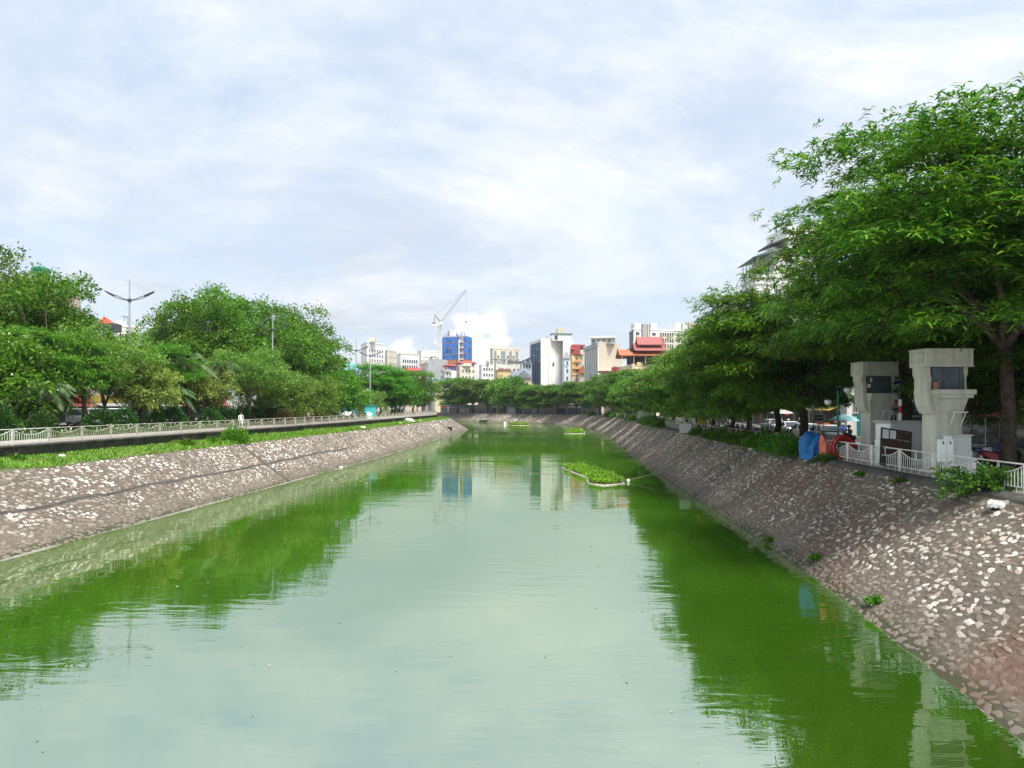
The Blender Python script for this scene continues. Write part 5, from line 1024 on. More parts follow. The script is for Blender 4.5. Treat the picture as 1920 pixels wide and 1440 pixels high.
build('mark', MB().box(-0.34, 0.34, -0.05, 0.05, 0.013, 0.02), SB2, t, (0, 0, h), (R(90), 0, 0))
t = thing('striped_bollard', 'red and white striped marker pole in front of the big blue sign', 'pole', (PX(1699, 40.4), 41.0, ZP))
for i, (a_, e_) in enumerate(((0, 1.2), (1.2, 2.28), (2.28, 2.62), (2.62, 3.0), (3.0, 3.35))): build('stripe', MB().tube([(0, 0, a_), (0, 0, e_)], 0.085, 10), (WS, WS, WS, SR, WS)[i], t)
t, h = sign_round('small white round sign with a blue mark left of the big blue sign', 1676, 768, 47.5, 0.33, WS, bar=(SB2, 0.1))
# no parking sign under the flame trees
t, h = sign_round('blue no parking sign with a red rim on a pole among the tree trunks', 1451, 761, 66, 0.42, SB2, ring=SR, bar=(SR, 0.78))
# tarpaulins, hose coils
def drape(name, label, loc, sx, sy, h, m, seed, cat='tarpaulin', rotz=0.0, pinch=0.35):
    r = np.random.default_rng(seed); nu, nv = 36, 14; V = []
    for j in range(nv):
        v = j/(nv-1)
        for i in range(nu):
            th = 2*math.pi*i/nu; rad = (0.15+0.85*min(1, v*1.5)**0.8)*(1+0.10*math.sin(th*3+seed)+0.07*math.sin(th*5+2*v*3)+0.06*math.sin(th*11+v*7)*v+r.normal(0, 0.025)); z = h*(1-v**2.6)*(1+0.22*math.cos(th-2.4)*min(1, 2.5*v)*(1-v*0.6)+0.05*math.sin(th*6+seed+4*v)*v)+0.04*math.sin(th*9+seed)*v
            V.append((sx*rad*math.cos(th)*(1-pinch*0.3*v), sy*rad*math.sin(th), max(0.0, z)))
    V.append((0, 0, h*1.0)); k = nu*nv; fs = [(j*nu+i, j*nu+(i+1) % nu, (j+1)*nu+(i+1) % nu, (j+1)*nu+i) for j in range(nv-1) for i in range(nu)]+[(k, (i+1) % nu, i) for i in range(nu)]
    b = MB(); b.v = V; b.f = [f[::-1] for f in fs]; b.mi = [0]*len(fs); o = build(name, b, m, loc=loc, rot=(0, 0, rotz), smooth=False); return tag(o, label, cat)
TB = mat('blue tarpaulin', (0.012, 0.15, 0.44), 0.35, 0.2, 2.0, 0.5, 7); TO = mat('orange tarpaulin', (0.62, 0.16, 0.08), 0.45, 0.15, 2.0, 0.4, 7); HR = mat('red hose', (0.52, 0.04, 0.035), 0.5, 0.15, 3.0)
drape('tarpaulin', 'crumpled blue tarpaulin heaped over goods against the right fence', (PX(1530, 45.6), 45.6, 3.82), 0.95, 0.8, 1.5, TB, 4)
drape('tarpaulin', 'orange tarpaulin strip hanging over the fence beside the blue tarpaulin', (PX(1544, 44.1), 44.0, 3.85), 0.22, 0.45, 1.35, TO, 9)
hc = thing('hose_coil', 'red rubber hose coil leaning behind the white railing next to the lamp post', 'hose', (PX(1581, 43.2), 43.2, ZP+0.02), 0.1)
for i in range(5):
    rr_ = (0.62, 0.60, 0.50, 0.40, 0.62)[i]; build('hose_loop', MB().tube([(rr_*math.cos(a_), -0.12+0.09*i+0.04*math.sin(a_*2), 0.66+rr_*math.sin(a_)) for a_ in np.linspace(0, 2*math.pi, 26)], 0.055, 7), HR, hc, smooth=True)
# green lamp posts with globes
GL = bpy.data.materials.new('milky globe'); GL.use_nodes = True; _t = NT(GL.node_tree); _p = _t.n('BsdfPrincipled', None, Base_Color=(0.62, 0.62, 0.58, 1), Roughness=0.25); _t.n('OutputMaterial', None, Surface=_p.outputs[0])
def globe_lamp(label, x, y, z, h, full=True):
    t = thing('garden_lamp', label, 'lamp', (x, y, z)); b = MB().tube([(0, 0, 0), (0, 0, h)], [0.075, 0.055], 8); build('post', b, M['green_paint'], t); build('base', MB().lathe([(0.17, 0), (0.15, 0.25), (0.09, 0.5)]), M['green_paint'], t)
    for s, up in ((-1, 0.0), (1, 0.32)):
        pts = [(s*(0.02+0.0*q), 0, h-0.55+q*0.0) if q == 0 else (s*(0.06+0.5*q), 0, h-0.55+up*q*2.2+0.32*math.sin(q*math.pi)*(1 if s > 0 else -0.6)) for q in np.linspace(0, 1, 9)]
        build('arm', MB().tube(pts, 0.025, 5), M['green_paint'], t); e = pts[-1]
        gl_ = build('globe', MB().lathe([(0.02, -0.20), (0.13, -0.16), (0.20, -0.05), (0.20, 0.06), (0.13, 0.16), (0.03, 0.2)], (e[0], e[1], e[2]-0.12), 14), GL, t, smooth=True)
        build('cap', MB().lathe([(0.215, 0.0), (0.2, 0.05), (0.06, 0.09)], (e[0], e[1], e[2]-0.02), 14), M['dark_metal'], gl_)
    return t
globe_lamp('green lamp post with two globes beside the red hose coil', PX(1571, 44.6), 44.6, ZP, 3.9)
for i, (px, y) in enumerate(((1366, 79), (1330, 92), (1165, 190))): globe_lamp(('green lamp post with globes among the trunks right of the yellow box', 'green lamp post left of the yellow box', 'small green lamp post on top of the far right slope')[i], PX(px, y), y, ZP, 4.2)

# ------------------------------------------------------------------ street lamps on the left
def street_lamp(label, px, Y, ytop):
    x = PX(px, Y); t = thing('street_lamp', label, 'street lamp', (x, Y, ZL), 0.12, 'tall street lamps on the left'); H = PZ(ytop, Y)-ZL
    build('pole', MB().tube([(0, 0, 0), (0, 0, H*0.7), (0, 0, H)], [0.16, 0.11, 0.06], 8), M['metal_grey'], t); ha = H-2.15
    build('collar', MB().lathe([(0.2, -0.15), (0.2, 0.15)], (0, 0, ha)), DARK, t)
    for s in (-1, 1):
        for dz in (0.0, 0.16): build('arm', MB().tube([(s*q*2.35, 0, ha+dz*(1-abs(2*q-1))*1.3+0.85*q**1.9) for q in np.linspace(0.02, 1, 9)], 0.04, 5), DARK, t)
        build('lamp_head', MB().prismY([(s*1.35, ha+0.42), (s*1.5, ha+0.58), (s*2.4, ha+0.98), (s*2.38, ha+0.85), (s*1.8, ha+0.5)], -0.14, 0.14), DARK, t)
        build('stay', MB().tube([(0, 0, H-0.25), (s*2.1, 0, ha+0.82)], 0.014, 3), M['metal_grey'], t)
    return t
street_lamp('tall twin-arm street lamp nearest the bridge rising between two left trees', 243, 79, 524)
street_lamp('second tall twin-arm street lamp in front of the dark tree crowns', 511, 109, 590)
street_lamp('third tall twin-arm street lamp, left one of the close pair', 668, 150, 637)
street_lamp('fourth tall twin-arm street lamp, right one of the close pair', 694, 167, 649)
for (px, Y, py, lab) in ((661, 150, 730, 'third'), (687, 167, 732, 'fourth')):
    q = P(px, py, Y); t = thing('lamp_flag', f'small pale board fixed to the {lab} street lamp', 'board', (q.x, Y, q.z)); build('board', MB().box(-0.45, 0.45, -0.03, 0.03, -0.2, 0.2), W2, t, rot=(0, R(-10), 0)); build('arm', MB().tube([(0.3, 0, 0), (0.75, 0, 0.05)], 0.03, 4), M['metal_grey'], t)
# left street signs
t, h = sign_round('red no entry sign with a white bar behind the left fence', 247, 746, 88, 0.48, SR, bar=(WS, 0.0), zb=ZL)
t, h = sign_round('blue and red no parking sign just under the no entry sign', 247, 760.5, 87.9, 0.44, SB, bar=(WS, -0.75), zb=ZL)

# ------------------------------------------------------------------ floating planted rafts
M['pipe'] = mat('raft pipe', (0.55, 0.54, 0.47), 0.6, 0.2, 2.0, c2=(0.28, 0.24, 0.17))
def raft(label, pts, n, size, hgt, seed):
    c = np.mean(pts, 0); t = thing('planted_raft', label, 'raft', (c[0], c[1], 0.0), 0, 'floating plant rafts'); p = np.array(pts)-c; k = len(p)
    for i in range(k): build('float_pipe', MB().tube([(*p[i], 0.0), (*p[(i+1) % k], 0.0)], 0.10, 7), M['pipe'], t, smooth=True)
    b = MB(); b.prism([tuple(q*0.97) for q in p], -0.05, 0.10); build('root_mat', b, cm('root mat', (0.07, 0.06, 0.03)), t)
    r = np.random.default_rng(seed); lo, hi = p.min(0), p.max(0); C = []
    def inside(q):
        ins = False
        for i in range(k):
            a_, b_ = p[i], p[(i+1) % k]
            if (a_[1] > q[1]) != (b_[1] > q[1]) and q[0] < (b_[0]-a_[0])*(q[1]-a_[1])/(b_[1]-a_[1])+a_[0]: ins = not ins
        return ins
    while len(C) < n:
        q = r.uniform(lo, hi)
        if inside(q/0.96): C.append((q[0], q[1], 0.08+r.uniform(0, 1)**0.7*hgt*(0.75+0.35*math.sin(q[0]*2+q[1]*1.3))))
    C = np.array(C); V, Fq = leaves(C, r.normal(0, 0.6, (n, 3))+[0, 0, 0.7], size*r.uniform(0.6, 1.3, n), size*r.uniform(0.4, 0.7, n), r, 0.9); link('foliage', npmesh('foliage', V, Fq, M['leaf_raft']), t); return t
M['leaf_raft'] = leafmat('water plant leaf', [(0.0, (0.07, 0.17, 0.012)), (0.5, (0.16, 0.31, 0.02)), (1.0, (0.30, 0.42, 0.04))], 0.35)
raft('largest floating raft of bright green water plants with a white pipe frame', [(5.6, 85.5), (7.2, 74.5), (6.9, 68.5), (8.0, 66.8), (10.0, 68.4), (9.8, 75.5), (7.6, 87.5)], 7000, 0.28, 0.42, 91)
raft('small floating plant raft near the right bank bend', [(13.0, 192), (15.0, 188.5), (18.0, 190), (18.2, 200), (16.0, 203)], 1400, 0.5, 0.7, 92)
raft('farthest floating plant raft in front of the far slope', [(-1.5, 268), (5.4, 265), (6.0, 270), (0, 274)], 1200, 0.6, 0.7, 93)
RP = cm('rope', (0.20, 0.19, 0.16))
def rope(name, label, p0, p1, sag=0.15, r=0.02): return tag(build(name, MB().tube([Vector(p0).lerp(Vector(p1), q)-Vector((0, 0, sag*4*q*(1-q))) for q in np.linspace(0, 1, 12)], r, 4), RP), label, 'rope')
rope('mooring_rope', 'rope from the large raft up to the right stone slope', (9.9, 70, 0.15), (15.0, 71.5, 1.3), 0.2)
rope('mooring_rope', 'long rope across the water from the left slope to the large raft', (-18.2, 83, 0.5), (6.3, 78, 0.12), 0.25, 0.016)
bu = thing('float_ball', 'white float ball on the mooring rope right of the large raft', 'float', (PX(1177, 70.5), 70.2, -0.02)); build('ball', MB().lathe([(0.03, -0.1), (0.13, 0.0), (0.16, 0.12), (0.13, 0.24), (0.03, 0.3)], k=12), WS, bu, smooth=True)
mk = thing('marker_block', 'white block floating beside the farthest raft', 'float', (PX(947, 284), 284, -0.1)); build('block', MB().box(-0.45, 0.45, -0.45, 0.45, 0, 0.9), WS, mk, bevel=0.06); build('cap', MB().box(-0.3, 0.3, -0.3, 0.3, 0.902, 1.0), WS, mk)
# specks of leaf and scum drifting on the water
r = np.random.default_rng(77); n = 260; yy = 12+110*r.random(n)**1.6; xx = np.interp(yy, LW.p[:, 1], LW.p[:, 0])*(1-r.random(n))+np.interp(yy, RW.p[:, 1], RW.p[:, 0])*r.random(n)*1.0
xx = np.clip(xx, np.interp(yy, LW.p[:, 1], LW.p[:, 0])+.6, np.interp(yy, RW.p[:, 1], RW.p[:, 0])-.6); V, Fq = leaves(np.c_[xx, yy, np.full(n, .012)], np.c_[r.normal(0, 1, (n, 2)), np.zeros(n)], r.uniform(.03, .13, n), r.uniform(.02, .07, n), r, .05)
tag(link('floating_leaves', npmesh('floating_leaves', V, Fq, leafmat('drifting leaf', [(0, (.30, .26, .10)), (.5, (.12, .16, .04)), (1, (.55, .52, .42))], .1))), 'small leaves and scraps drifting on the canal', 'leaves', kind='stuff')
# outfalls
q = BL.pt(np.array([BL.q_at_y(190)]), np.array([0.55]))[0]; of = thing('outfall', 'small concrete outfall box on the left slope near the bend', 'outfall', tuple(q-np.array([0, 0, 0.3]))); build('sill', MB().box(-0.3, 1.4, -2.2, 2.2, 0.3, 0.5), M['rib_pale'], of); build('mouth', MB().box(-0.6, 1.0, -1.9, -1.5, -0.6, 0.3).box(-0.6, 1.0, 1.5, 1.9, -0.6, 0.3), M['rib'], of)
q = BR.pt(np.array([12.5]), np.array([0.35]))[0]; of = thing('outfall', 'flat concrete outfall slab on the far slope where the canal bends', 'outfall', tuple(q)); build('slab', MB().box(-4, 4, -3, 1, -0.2, 0.4), M['rib_pale'], of); build('mouth', MB().box(-3, 3, -2.6, 0.5, -1.0, -0.2), M['rib'], of)
# litter
LT = cm('white plastic', (0.74, 0.74, 0.72), scale=5)
def litter(label, p, s, seed, m=LT):
    o = drape('litter_bag', label, p, s, s*0.8, s*0.75, m, seed, 'litter'); return o
def on(bank, y, t): q = bank.pt(np.array([bank.q_at_y(y)]), np.array([t]))[0]; return (q[0], q[1], q[2]+0.02)
litter('crumpled white bag on the grass near the left edge', on(BS, 46.0, 0.62), 0.22, 2); litter('white bag at the grass edge in front of the third street lamp', on(BS, 116, 0.15), 0.42, 3)
litter('pile of white rubbish below the left fence near the bend', on(BS, 150, 0.55), 0.9, 5); litter('white sheet of plastic on the slope below the near railing', on(BR, 26.5, 0.90), 0.30, 6)
litter('white scrap on the slope below the leafy bushes', on(BR, 58, 0.93), 0.35, 7); litter('white scrap at the water line of the left slope', on(BL, 86, 0.10), 0.22, 8)
for i, y in enumerate((122, 134, 141)): litter(('grey rag on the grass left of the rubbish pile', 'small pale scrap on the grass behind the rubbish pile', 'pale scrap beside the rubbish pile')[i], on(BS, y+20, 0.3), 0.35, 20+i, W2)
# weeds on the right slope edge
for i, (y, t_) in enumerate(((24, .94), (29, .95), (34, .94), (38, .93), (33, .2), (26, .18), (39, .12))):
    p = on(BR, y, t_); shrub(tuft, bs, 'weed_clump', f'{ORD[i]} dry weed tuft on the right stone slope, counting outwards from the bridge', p[0], p[1], p[2]-0.03, 1.0, y, 'weed tufts on the right slope', 'weed', (0.7, 0.7, 0.45))
HAZE = 0.00010
# ------------------------------------------------------------------ people
SK = cm('skin', (0.42, 0.25, 0.17), var=0.03); HA = cm('black hair', (0.015, 0.012, 0.01))
def person(label, loc, rotz, shirt, trousers, pose='walk', helmet=None, seed=0, s=1.0, group=None, name='person', hold=None):
    t = thing(name, label, 'person', loc, rotz, group); t.scale = (s, s, s)
    J = {'pel': ((0, 0, 0.95), .15), 'spn': ((0, 0, 1.15), .13), 'chs': ((0, 0, 1.33), .155), 'nek': ((0, -.01, 1.46), .06), 'hd0': ((0, -.02, 1.55), .085), 'hd1': ((0, -.02, 1.66), .085)}
    if pose == 'ride':
        J.update({'pel': ((0, .12, .82), .16), 'spn': ((0, .10, 1.02), .14), 'chs': ((0, .04, 1.20), .16), 'nek': ((0, .01, 1.34), .06), 'hd0': ((0, -.02, 1.42), .085), 'hd1': ((0, -.02, 1.53), .085)})
        L = {s_: [((s_*.12, .05, .80), .10), ((s_*.20, -.33, .74), .08), ((s_*.17, -.28, .34), .055), ((s_*.17, -.42, .30), .045)] for s_ in (-1, 1)}
        A = {s_: [((s_*.19, .03, 1.27), .06), ((s_*.30, -.13, 1.05), .048), ((s_*.30, -.42, 1.02), .035), ((s_*.28, -.50, 1.02), .028)] for s_ in (-1, 1)}
    else:
        st = 0.24 if pose == 'walk' else 0.03
        L = {s_: [((s_*.10, 0, .90), .105), ((s_*.11, -s_*st*.6-.03, .50), .07), ((s_*.11, -s_*st+.04, .10), .048), ((s_*.12, -s_*st-.12, .045), .04)] for s_ in (-1, 1)}
        A = {s_: [((s_*.20, 0, 1.40), .06), ((s_*.26, s_*st*.5, 1.14), .046), ((s_*.25, s_*st*.7-.10, .90), .034), ((s_*.24, s_*st*.8-.14, .80), .028)] for s_ in (-1, 1)}
        if pose == 'phone': A[1] = [((.20, 0, 1.40), .06), ((.25, -.06, 1.15), .046), ((.10, -.28, 1.24), .034), ((.06, -.32, 1.30), .028)]; A[-1] = [((-.20, 0, 1.40), .06), ((-.25, -.04, 1.15), .046), ((-.10, -.26, 1.22), .034), ((-.04, -.31, 1.29), .028)]
    V = []; E = []; Rr = []; Z = []
    def av(p, r_, zone): V.append(p); Rr.append(r_); Z.append(zone); return len(V)-1
    ids = {k: av(*J[k], {'pel': 'T', 'spn': 'S', 'chs': 'S', 'nek': 'K', 'hd0': 'K', 'hd1': 'K'}[k]) for k in J}
    for a_, b_ in (('pel', 'spn'), ('spn', 'chs'), ('chs', 'nek'), ('nek', 'hd0'), ('hd0', 'hd1')): E.append((ids[a_], ids[b_]))
    for s_ in (-1, 1):
        p = ids['pel']
        for i, (q, r_) in enumerate(L[s_]): v = av(q, r_, 'TTTK'[i]); E.append((p, v)); p = v
        p = ids['chs']
        for i, (q, r_) in enumerate(A[s_]): v = av(q, r_, 'SSKK'[i]); E.append((p, v)); p = v
        hq = Vector(A[s_][3][0]); dr = (hq-Vector(A[s_][2][0])).normalized()
        for f_ in range(3): e_ = hq+dr*(0.075+0.01*(f_ == 1))+Vector(((f_-1)*.022, 0, 0)); v = av(tuple(e_), .011, 'K'); E.append((p, v))
        v = av(tuple(hq+dr*.03+Vector((-s_*.045, -.01, 0))), .011, 'K'); E.append((p, v))
    me = bpy.data.meshes.new('body'); me.from_pydata(V, E, []); o = link('body', me, t)
    md = o.modifiers.new('skin', 'SKIN'); md.use_smooth_shade = True
    for i, sv in enumerate(me.skin_vertices[0].data): sv.radius = (Rr[i], Rr[i]*(0.72 if Z[i] in 'ST' and i < 3 else 1.0)); sv.use_root = (i == 0)
    sb = o.modifiers.new('sub', 'SUBSURF'); sb.levels = 1; sb.render_levels = 1
    bpy.context.view_layer.update(); dg = bpy.context.evaluated_depsgraph_get(); nm = bpy.data.meshes.new_from_object(o.evaluated_get(dg)); o.modifiers.clear(); o.data = nm
    nm.materials.clear(); [nm.materials.append(m) for m in (SK, shirt, trousers)]
    VA = np.array(V); zi = {'K': 0, 'S': 1, 'T': 2}
    for f in nm.polygons:
        k = int(np.argmin(((VA-np.array(f.center))**2).sum(1)-np.array(Rr)**2)); f.material_index = zi[Z[k]]; f.use_smooth = True
    hd = J['hd1'][0]
    if helmet: build('helmet', MB().lathe([(.14, -.07), (.15, 0.02), (.12, .10), (.03, .14)], (hd[0], hd[1]+.01, hd[2]), 12), helmet, t, smooth=True)
    else: build('hair', MB().lathe([(.088, -.05), (.103, 0.02), (.085, .08), (.02, .105)], (hd[0], hd[1]+.025, hd[2]), 12), HA, t, smooth=True)
    fc = hd; build('nose', MB().lathe([(.016, -.02), (.004, .02)], (0, fc[1]-.092, fc[2]-.06), 6), SK, t)
    return t
def cl(n, c): return cm('cloth '+n, c, var=0.08, scale=6)
WH, BLK, NV, GR, OR, RD, BLU = cl('white', (.72, .72, .70)), cl('black', (.02, .02, .025)), cl('navy', (.03, .04, .10)), cl('grey', (.25, .25, .26)), cl('orange', (.62, .20, .08)), cl('red', (.45, .03, .04)), cl('blue', (.03, .10, .40))
person('walker in a white shirt on the left path behind the railing', (PX(452, 81.5), 81.5, ZL+0.02), 0.5, WH, WH, 'walk')
q = LF.off(LF.s_at_y(101), -1.8); person('person in grey looking at a phone on the left path', (PX(582, q[1]), q[1]-1, ZL+0.02), 1.2, GR, BLK, 'phone')
q = P(277, 778, 92); person('person in orange among the shrubs near the no entry sign', (q.x, 78, ZL+0.03), 2.0, OR, NV, 'stand')
person('person in white walking beside the person in orange', (PX(259, 80), 80, ZL+0.03), 2.6, WH, GR, 'walk')
# ------------------------------------------------------------------ scooters
def scooter(paint, dark=M['rubber']):
    t = thing('scooter', 'x', 'scooter'); key = 'scooter_'+paint.name
    for y in (-0.62, 0.62):
        wh = build('wheel', MB().lathe([(.20, -.05), (.27, -.045), (.29, 0), (.27, .045), (.20, .05)], k=16), dark, t, (0, y, .29), (0, R(90), 0)); build('rim', MB().lathe([(.06, -.052), (.19, -.03), (.19, .03), (.06, .052)], k=10), M['metal_grey'], wh)
    build('leg_shield', MB().prismX([(-.52, .95), (-.40, 1.0), (-.26, .42), (-.30, .30), (-.40, .30), (-.46, .55)], -.21, .21), paint, t, bevel=.03); build('footboard', MB().box(-.16, .16, -.30, .16, .26, .34), dark, t)
    build('tail_body', MB().prismX([(.10, .34), (.12, .66), (.30, .74), (.80, .80), (.92, .72), (.62, .50), (.40, .36)], -.16, .16), paint, t, bevel=.03); build('seat', MB().prismX([(.06, .70), (.14, .80), (.40, .80), (.80, .88), (.84, .82), (.30, .735)], -.13, .13), M['rubber'], t, bevel=.02)
    build('front_fender', MB().prismX([(-.92, .40), (-.80, .60), (-.52, .62), (-.40, .45), (-.55, .56), (-.78, .54)], -.07, .07), paint, t); build('fork', MB().tube([(0, -.62, .29), (0, -.42, .95)], .035, 6), M['dark_metal'], t)
    build('handlebar', MB().tube([(-.34, -.30, 1.04), (-.14, -.40, 1.0), (.14, -.40, 1.0), (.34, -.30, 1.04)], .022, 5), M['dark_metal'], t); build('headlight', MB().lathe([(.02, -.05), (.09, 0), (.07, .06)], (0, -.50, .96), 10), W1, t)
    for s_ in (-1, 1): build('mirror', MB().tube([(s_*.24, -.36, 1.03), (s_*.28, -.34, 1.22), (s_*.33, -.33, 1.26)], [.01, .01, .05], 6), M['dark_metal'], t)
    build('number_plate', MB().box(-.09, .09, .90, .91, .52, .64), W1, t); return t
PA = {n: mat('scooter '+n, c, 0.3, 0.05, 3.0, spec=0.6) for n, c in {'black': (.02, .02, .025), 'red': (.38, .02, .02), 'blue': (.02, .06, .35), 'silver': (.45, .46, .48), 'white': (.7, .7, .7)}.items()}
protos = {}
def put_scooter(col, label, x, y, rot, lean=0.0, z=ZP+0.05, group='scooters along the right bank'):
    if col not in protos: t = protos[col] = scooter(PA[col])
    else: t = copytree(protos[col])
    tag(t, label, 'scooter', group); t.location = (x, y, z); t.rotation_euler = (0, lean, rot); return t
zp = ZR+0.0
put_scooter('silver', 'silver scooter with a white front shield parked right of the near pillar', PX(1842, 36.5), 36.5, 1.9, .12); put_scooter('blue', 'blue scooter parked behind the silver scooter near the trunk', PX(1858, 38.5), 38.5, 1.6, .1); put_scooter('black', 'black scooter parked under the red awning', PX(1882, 40.5), 40.5, 1.5, .1); put_scooter('red', 'red scooter parked at the foot of the largest trunk', PX(1874, 36.0), 36.0, 1.7, .1); put_scooter('black', 'black scooter at the right edge of the view', PX(1908, 38.0), 38.0, 1.2, .1)
cols = ['black', 'silver', 'white', 'red', 'blue']
ks = 0
for px, y in ((1420, 68.5), (1440, 69.5), (1406, 73.5), (1398, 76), (1385, 79), (1376, 82.5), (1352, 84), (1340, 88), (1328, 93), (1316, 98), (1300, 102), (1288, 106), (1475, 63), (1490, 60.5), (1432, 72.5)):
    u = RT.s_at_y(y); d_ = PX(px, y); c_ = cols[ks % 5]
    put_scooter(c_, f'{ORD[ks]} parked {c_} scooter between the tree trunks on the right pavement', max(d_, RT.off(u, 1.4)[0]), y, rnd.uniform(.9, 1.9), .1); ks += 1
# riders on the right road
def ride(col, shirt, helm, px, y, rot, label):
    x = max(PX(px, y), RT.off(RT.s_at_y(y), 7.6)[0]); z = float(zright(RT.s_at_y(y)))-0.03
    put_scooter(col, f'{col} scooter under the {label}', x, y, rot, 0, z, 'scooters on the right road'); t = person(label, (x, y, z), rot, shirt, NV, 'ride', helm); return t
hw, hr_, hb_ = PA['white'], PA['red'], PA['blue']
ride('black', GR, hb_, 1592, 60, 3.2, 'rider in grey with a blue helmet behind the far pillar'); ride('red', BLU, hw, 1581, 66, 3.1, 'rider in blue with a white helmet left of the far pillar'); ride('blue', WH, hr_, 1566, 74, 0.1, 'rider in white with a red helmet behind the lamp post')
ride('silver', BLK, hw, 1500, 92, 0.1, 'rider in black with a white helmet behind the white cars'); ride('black', RD, hb_, 1530, 80, 3.1, 'rider in red with a blue helmet on the road'); ride('white', NV, hw, 1478, 86, 0.1, 'rider in navy with a white helmet on the road')
person('person in white under the grey parasol', (PX(1475, 84), 86, ZR+0.1), 0.3, WH, NV, 'stand'); person('person in grey by the scooters on the right pavement', (PX(1410, 66.5), 66.8, ZP+.1), 1.0, GR, BLK, 'stand', seed=3); person('person in white sitting by the bushes of the right pavement', (PX(1362, 75.5), 75.6, ZP+.1), 1.4, WH, GR, 'ride')
for nm_, lab, px, y in (('plastic_stool', 'low stool under the person in white by the bushes', 1362, 75.6),): t = thing(nm_, lab, 'stool', (PX(px, y), y+.12, ZP+.05), 1.4); build('seat', MB().box(-.17, .17, -.17, .17, .58, .64), PA['red'], t, bevel=.02); [build('leg', MB().box(x_-.025, x_+.025, y_-.025, y_+.025, 0, .58), PA['red'], t) for x_ in (-.14, .14) for y_ in (-.14, .14)]
# ------------------------------------------------------------------ cars
def loft(b, secs):
    """secs: list of rings with equal point counts"""
    k = len(secs[0]); b.add([p for s_ in secs for p in s_], [(i*k+j, i*k+(j+1) % k, (i+1)*k+(j+1) % k, (i+1)*k+j) for i in range(len(secs)-1) for j in range(k)]+[tuple(range(k-1, -1, -1)), tuple(range((len(secs)-1)*k, len(secs)*k))])
def car(label, loc, rot, paint, van=False, taxi=None, group=None):
    t = thing('parked_car' if not van else 'van', label, 'van' if van else 'car', loc, rot, group); hw_ = .86
    def ring(y, zb, zt, w_): return [(-w_*.92, y, zb), (w_*.92, y, zb), (w_, y, zb+(zt-zb)*.35), (w_*.97, y, zt-.06), (w_*.88, y, zt), (-w_*.88, y, zt), (-w_*.97, y, zt-.06), (-w_, y, zb+(zt-zb)*.35)]
    b = MB(); prof = [(-2.15, .42, .62, .70), (-2.05, .28, .74, .80), (-1.2, .22, .92, hw_), (-.6, .20, .98, hw_), (.8, .20, 1.0, hw_), (1.7, .24, .98, .84), (2.05, .32, .92, .80), (2.15, .45, .80, .72)]
    if van: prof = [(-2.5, .35, .95, .82), (-2.4, .25, 1.2, .90), (-1.9, .22, 1.25, .92), (2.4, .22, 1.25, .92), (2.5, .35, 1.2, .88)]
    loft(b, [ring(*p) for p in prof]); build('body', b, paint, t, bevel=.03, smooth=False)
    g = MB(); gl = [(-1.05, .97, 1.0, .78), (-.35, .97, 1.42, .66), (.75, .97, 1.45, .66), (1.45, .97, 1.1, .74)] if not van else [(-2.0, 1.2, 1.3, .86), (-1.5, 1.2, 1.95, .80), (2.3, 1.2, 2.0, .80), (2.42, 1.2, 1.4, .86)]
    loft(g, [[(-w_*1.05, y, zb), (w_*1.05, y, zb), (w_, y, zt), (-w_, y, zt)] for y, zb, zt, w_ in gl]); build('cabin_glass', g, M['glass'], t)
    zr_, y0, y1, wr = (1.43, -.38, .82, .68) if not van else (1.98, -1.55, 2.36, .83)
    build('roof', MB().prism([(-wr, y0), (wr, y0), (wr, y1), (-wr, y1)], zr_, zr_+.07, [(-wr*.92, y0+.08), (wr*.92, y0+.08), (wr*.92, y1-.08), (-wr*.92, y1-.08)]), paint, t, bevel=.02)
    for s_ in (-1, 1):
        for (ya, yb, za, zb) in (((-.98, -.40, 1.0, 1.42), (.28, .22, 1.0, 1.44), (1.42, .80, 1.08, 1.44)) if not van else ((-1.95, -1.5, 1.25, 1.98), (-.4, -.4, 1.2, 1.98), (1.0, 1.0, 1.2, 1.98), (2.38, 2.3, 1.25, 1.98))): wo = .80 if not van else .875; build('roof_pillar', MB().tube([(s_*wo, ya, za), (s_*(wr-.0), yb, zb)], .045, 5), paint, t)
        build('headlight', MB().box(s_*.62-.15, s_*.62+.15, -2.12 if not van else -2.49, -1.98 if not van else -2.38, .60 if not van else .75, .72 if not van else .95), W1, t); build('tail_light', MB().box(s_*.66-.1, s_*.66+.1, 2.02 if not van else 2.4, 2.15 if not van else 2.51, .66, .82), SR, t)
        for y in (-1.35, 1.35) if not van else (-1.6, 1.6):
            wh = build('wheel', MB().lathe([(.24, -.10), (.32, -.08), (.33, 0), (.32, .08), (.24, .10)], k=18), M['rubber'], t, (s_*.78, y, .33), (0, R(90), 0)); build('rim', MB().lathe([(.05, -.11), (.23, -.09), (.23, .09), (.05, .11)], k=12), M['metal_grey'], wh)
        build('mirror', MB().box(s_*.93-.09, s_*.93+.09, -.95 if not van else -1.9, -.83 if not van else -1.78, .98 if not van else 1.3, 1.12 if not van else 1.55), paint, t)
    build('bumper', MB().box(-.70, .70, -2.2 if not van else -2.55, -2.06 if not van else -2.42, .34, .50), paint if not van else M['dark_metal'], t); build('number_plate', MB().box(-.24, .24, -2.22 if not van else -2.57, -2.202 if not van else -2.552, .36, .48), W1, t)
    if taxi: build('roof_sign', MB().box(-.28, .28, .0, .16, zr_+.07, zr_+.24), taxi, t, bevel=.02); [build('side_stripe', MB().box(s_*.873-.006, s_*.873+.006, -1.4, 1.7, .62, .80), taxi, t) for s_ in (-1, 1)]
    return t
CWh = mat('white car paint', (.72, .72, .72), .25, .03, spec=.6); COr = mat('orange taxi stripe', (.60, .14, .04), .3, .03)
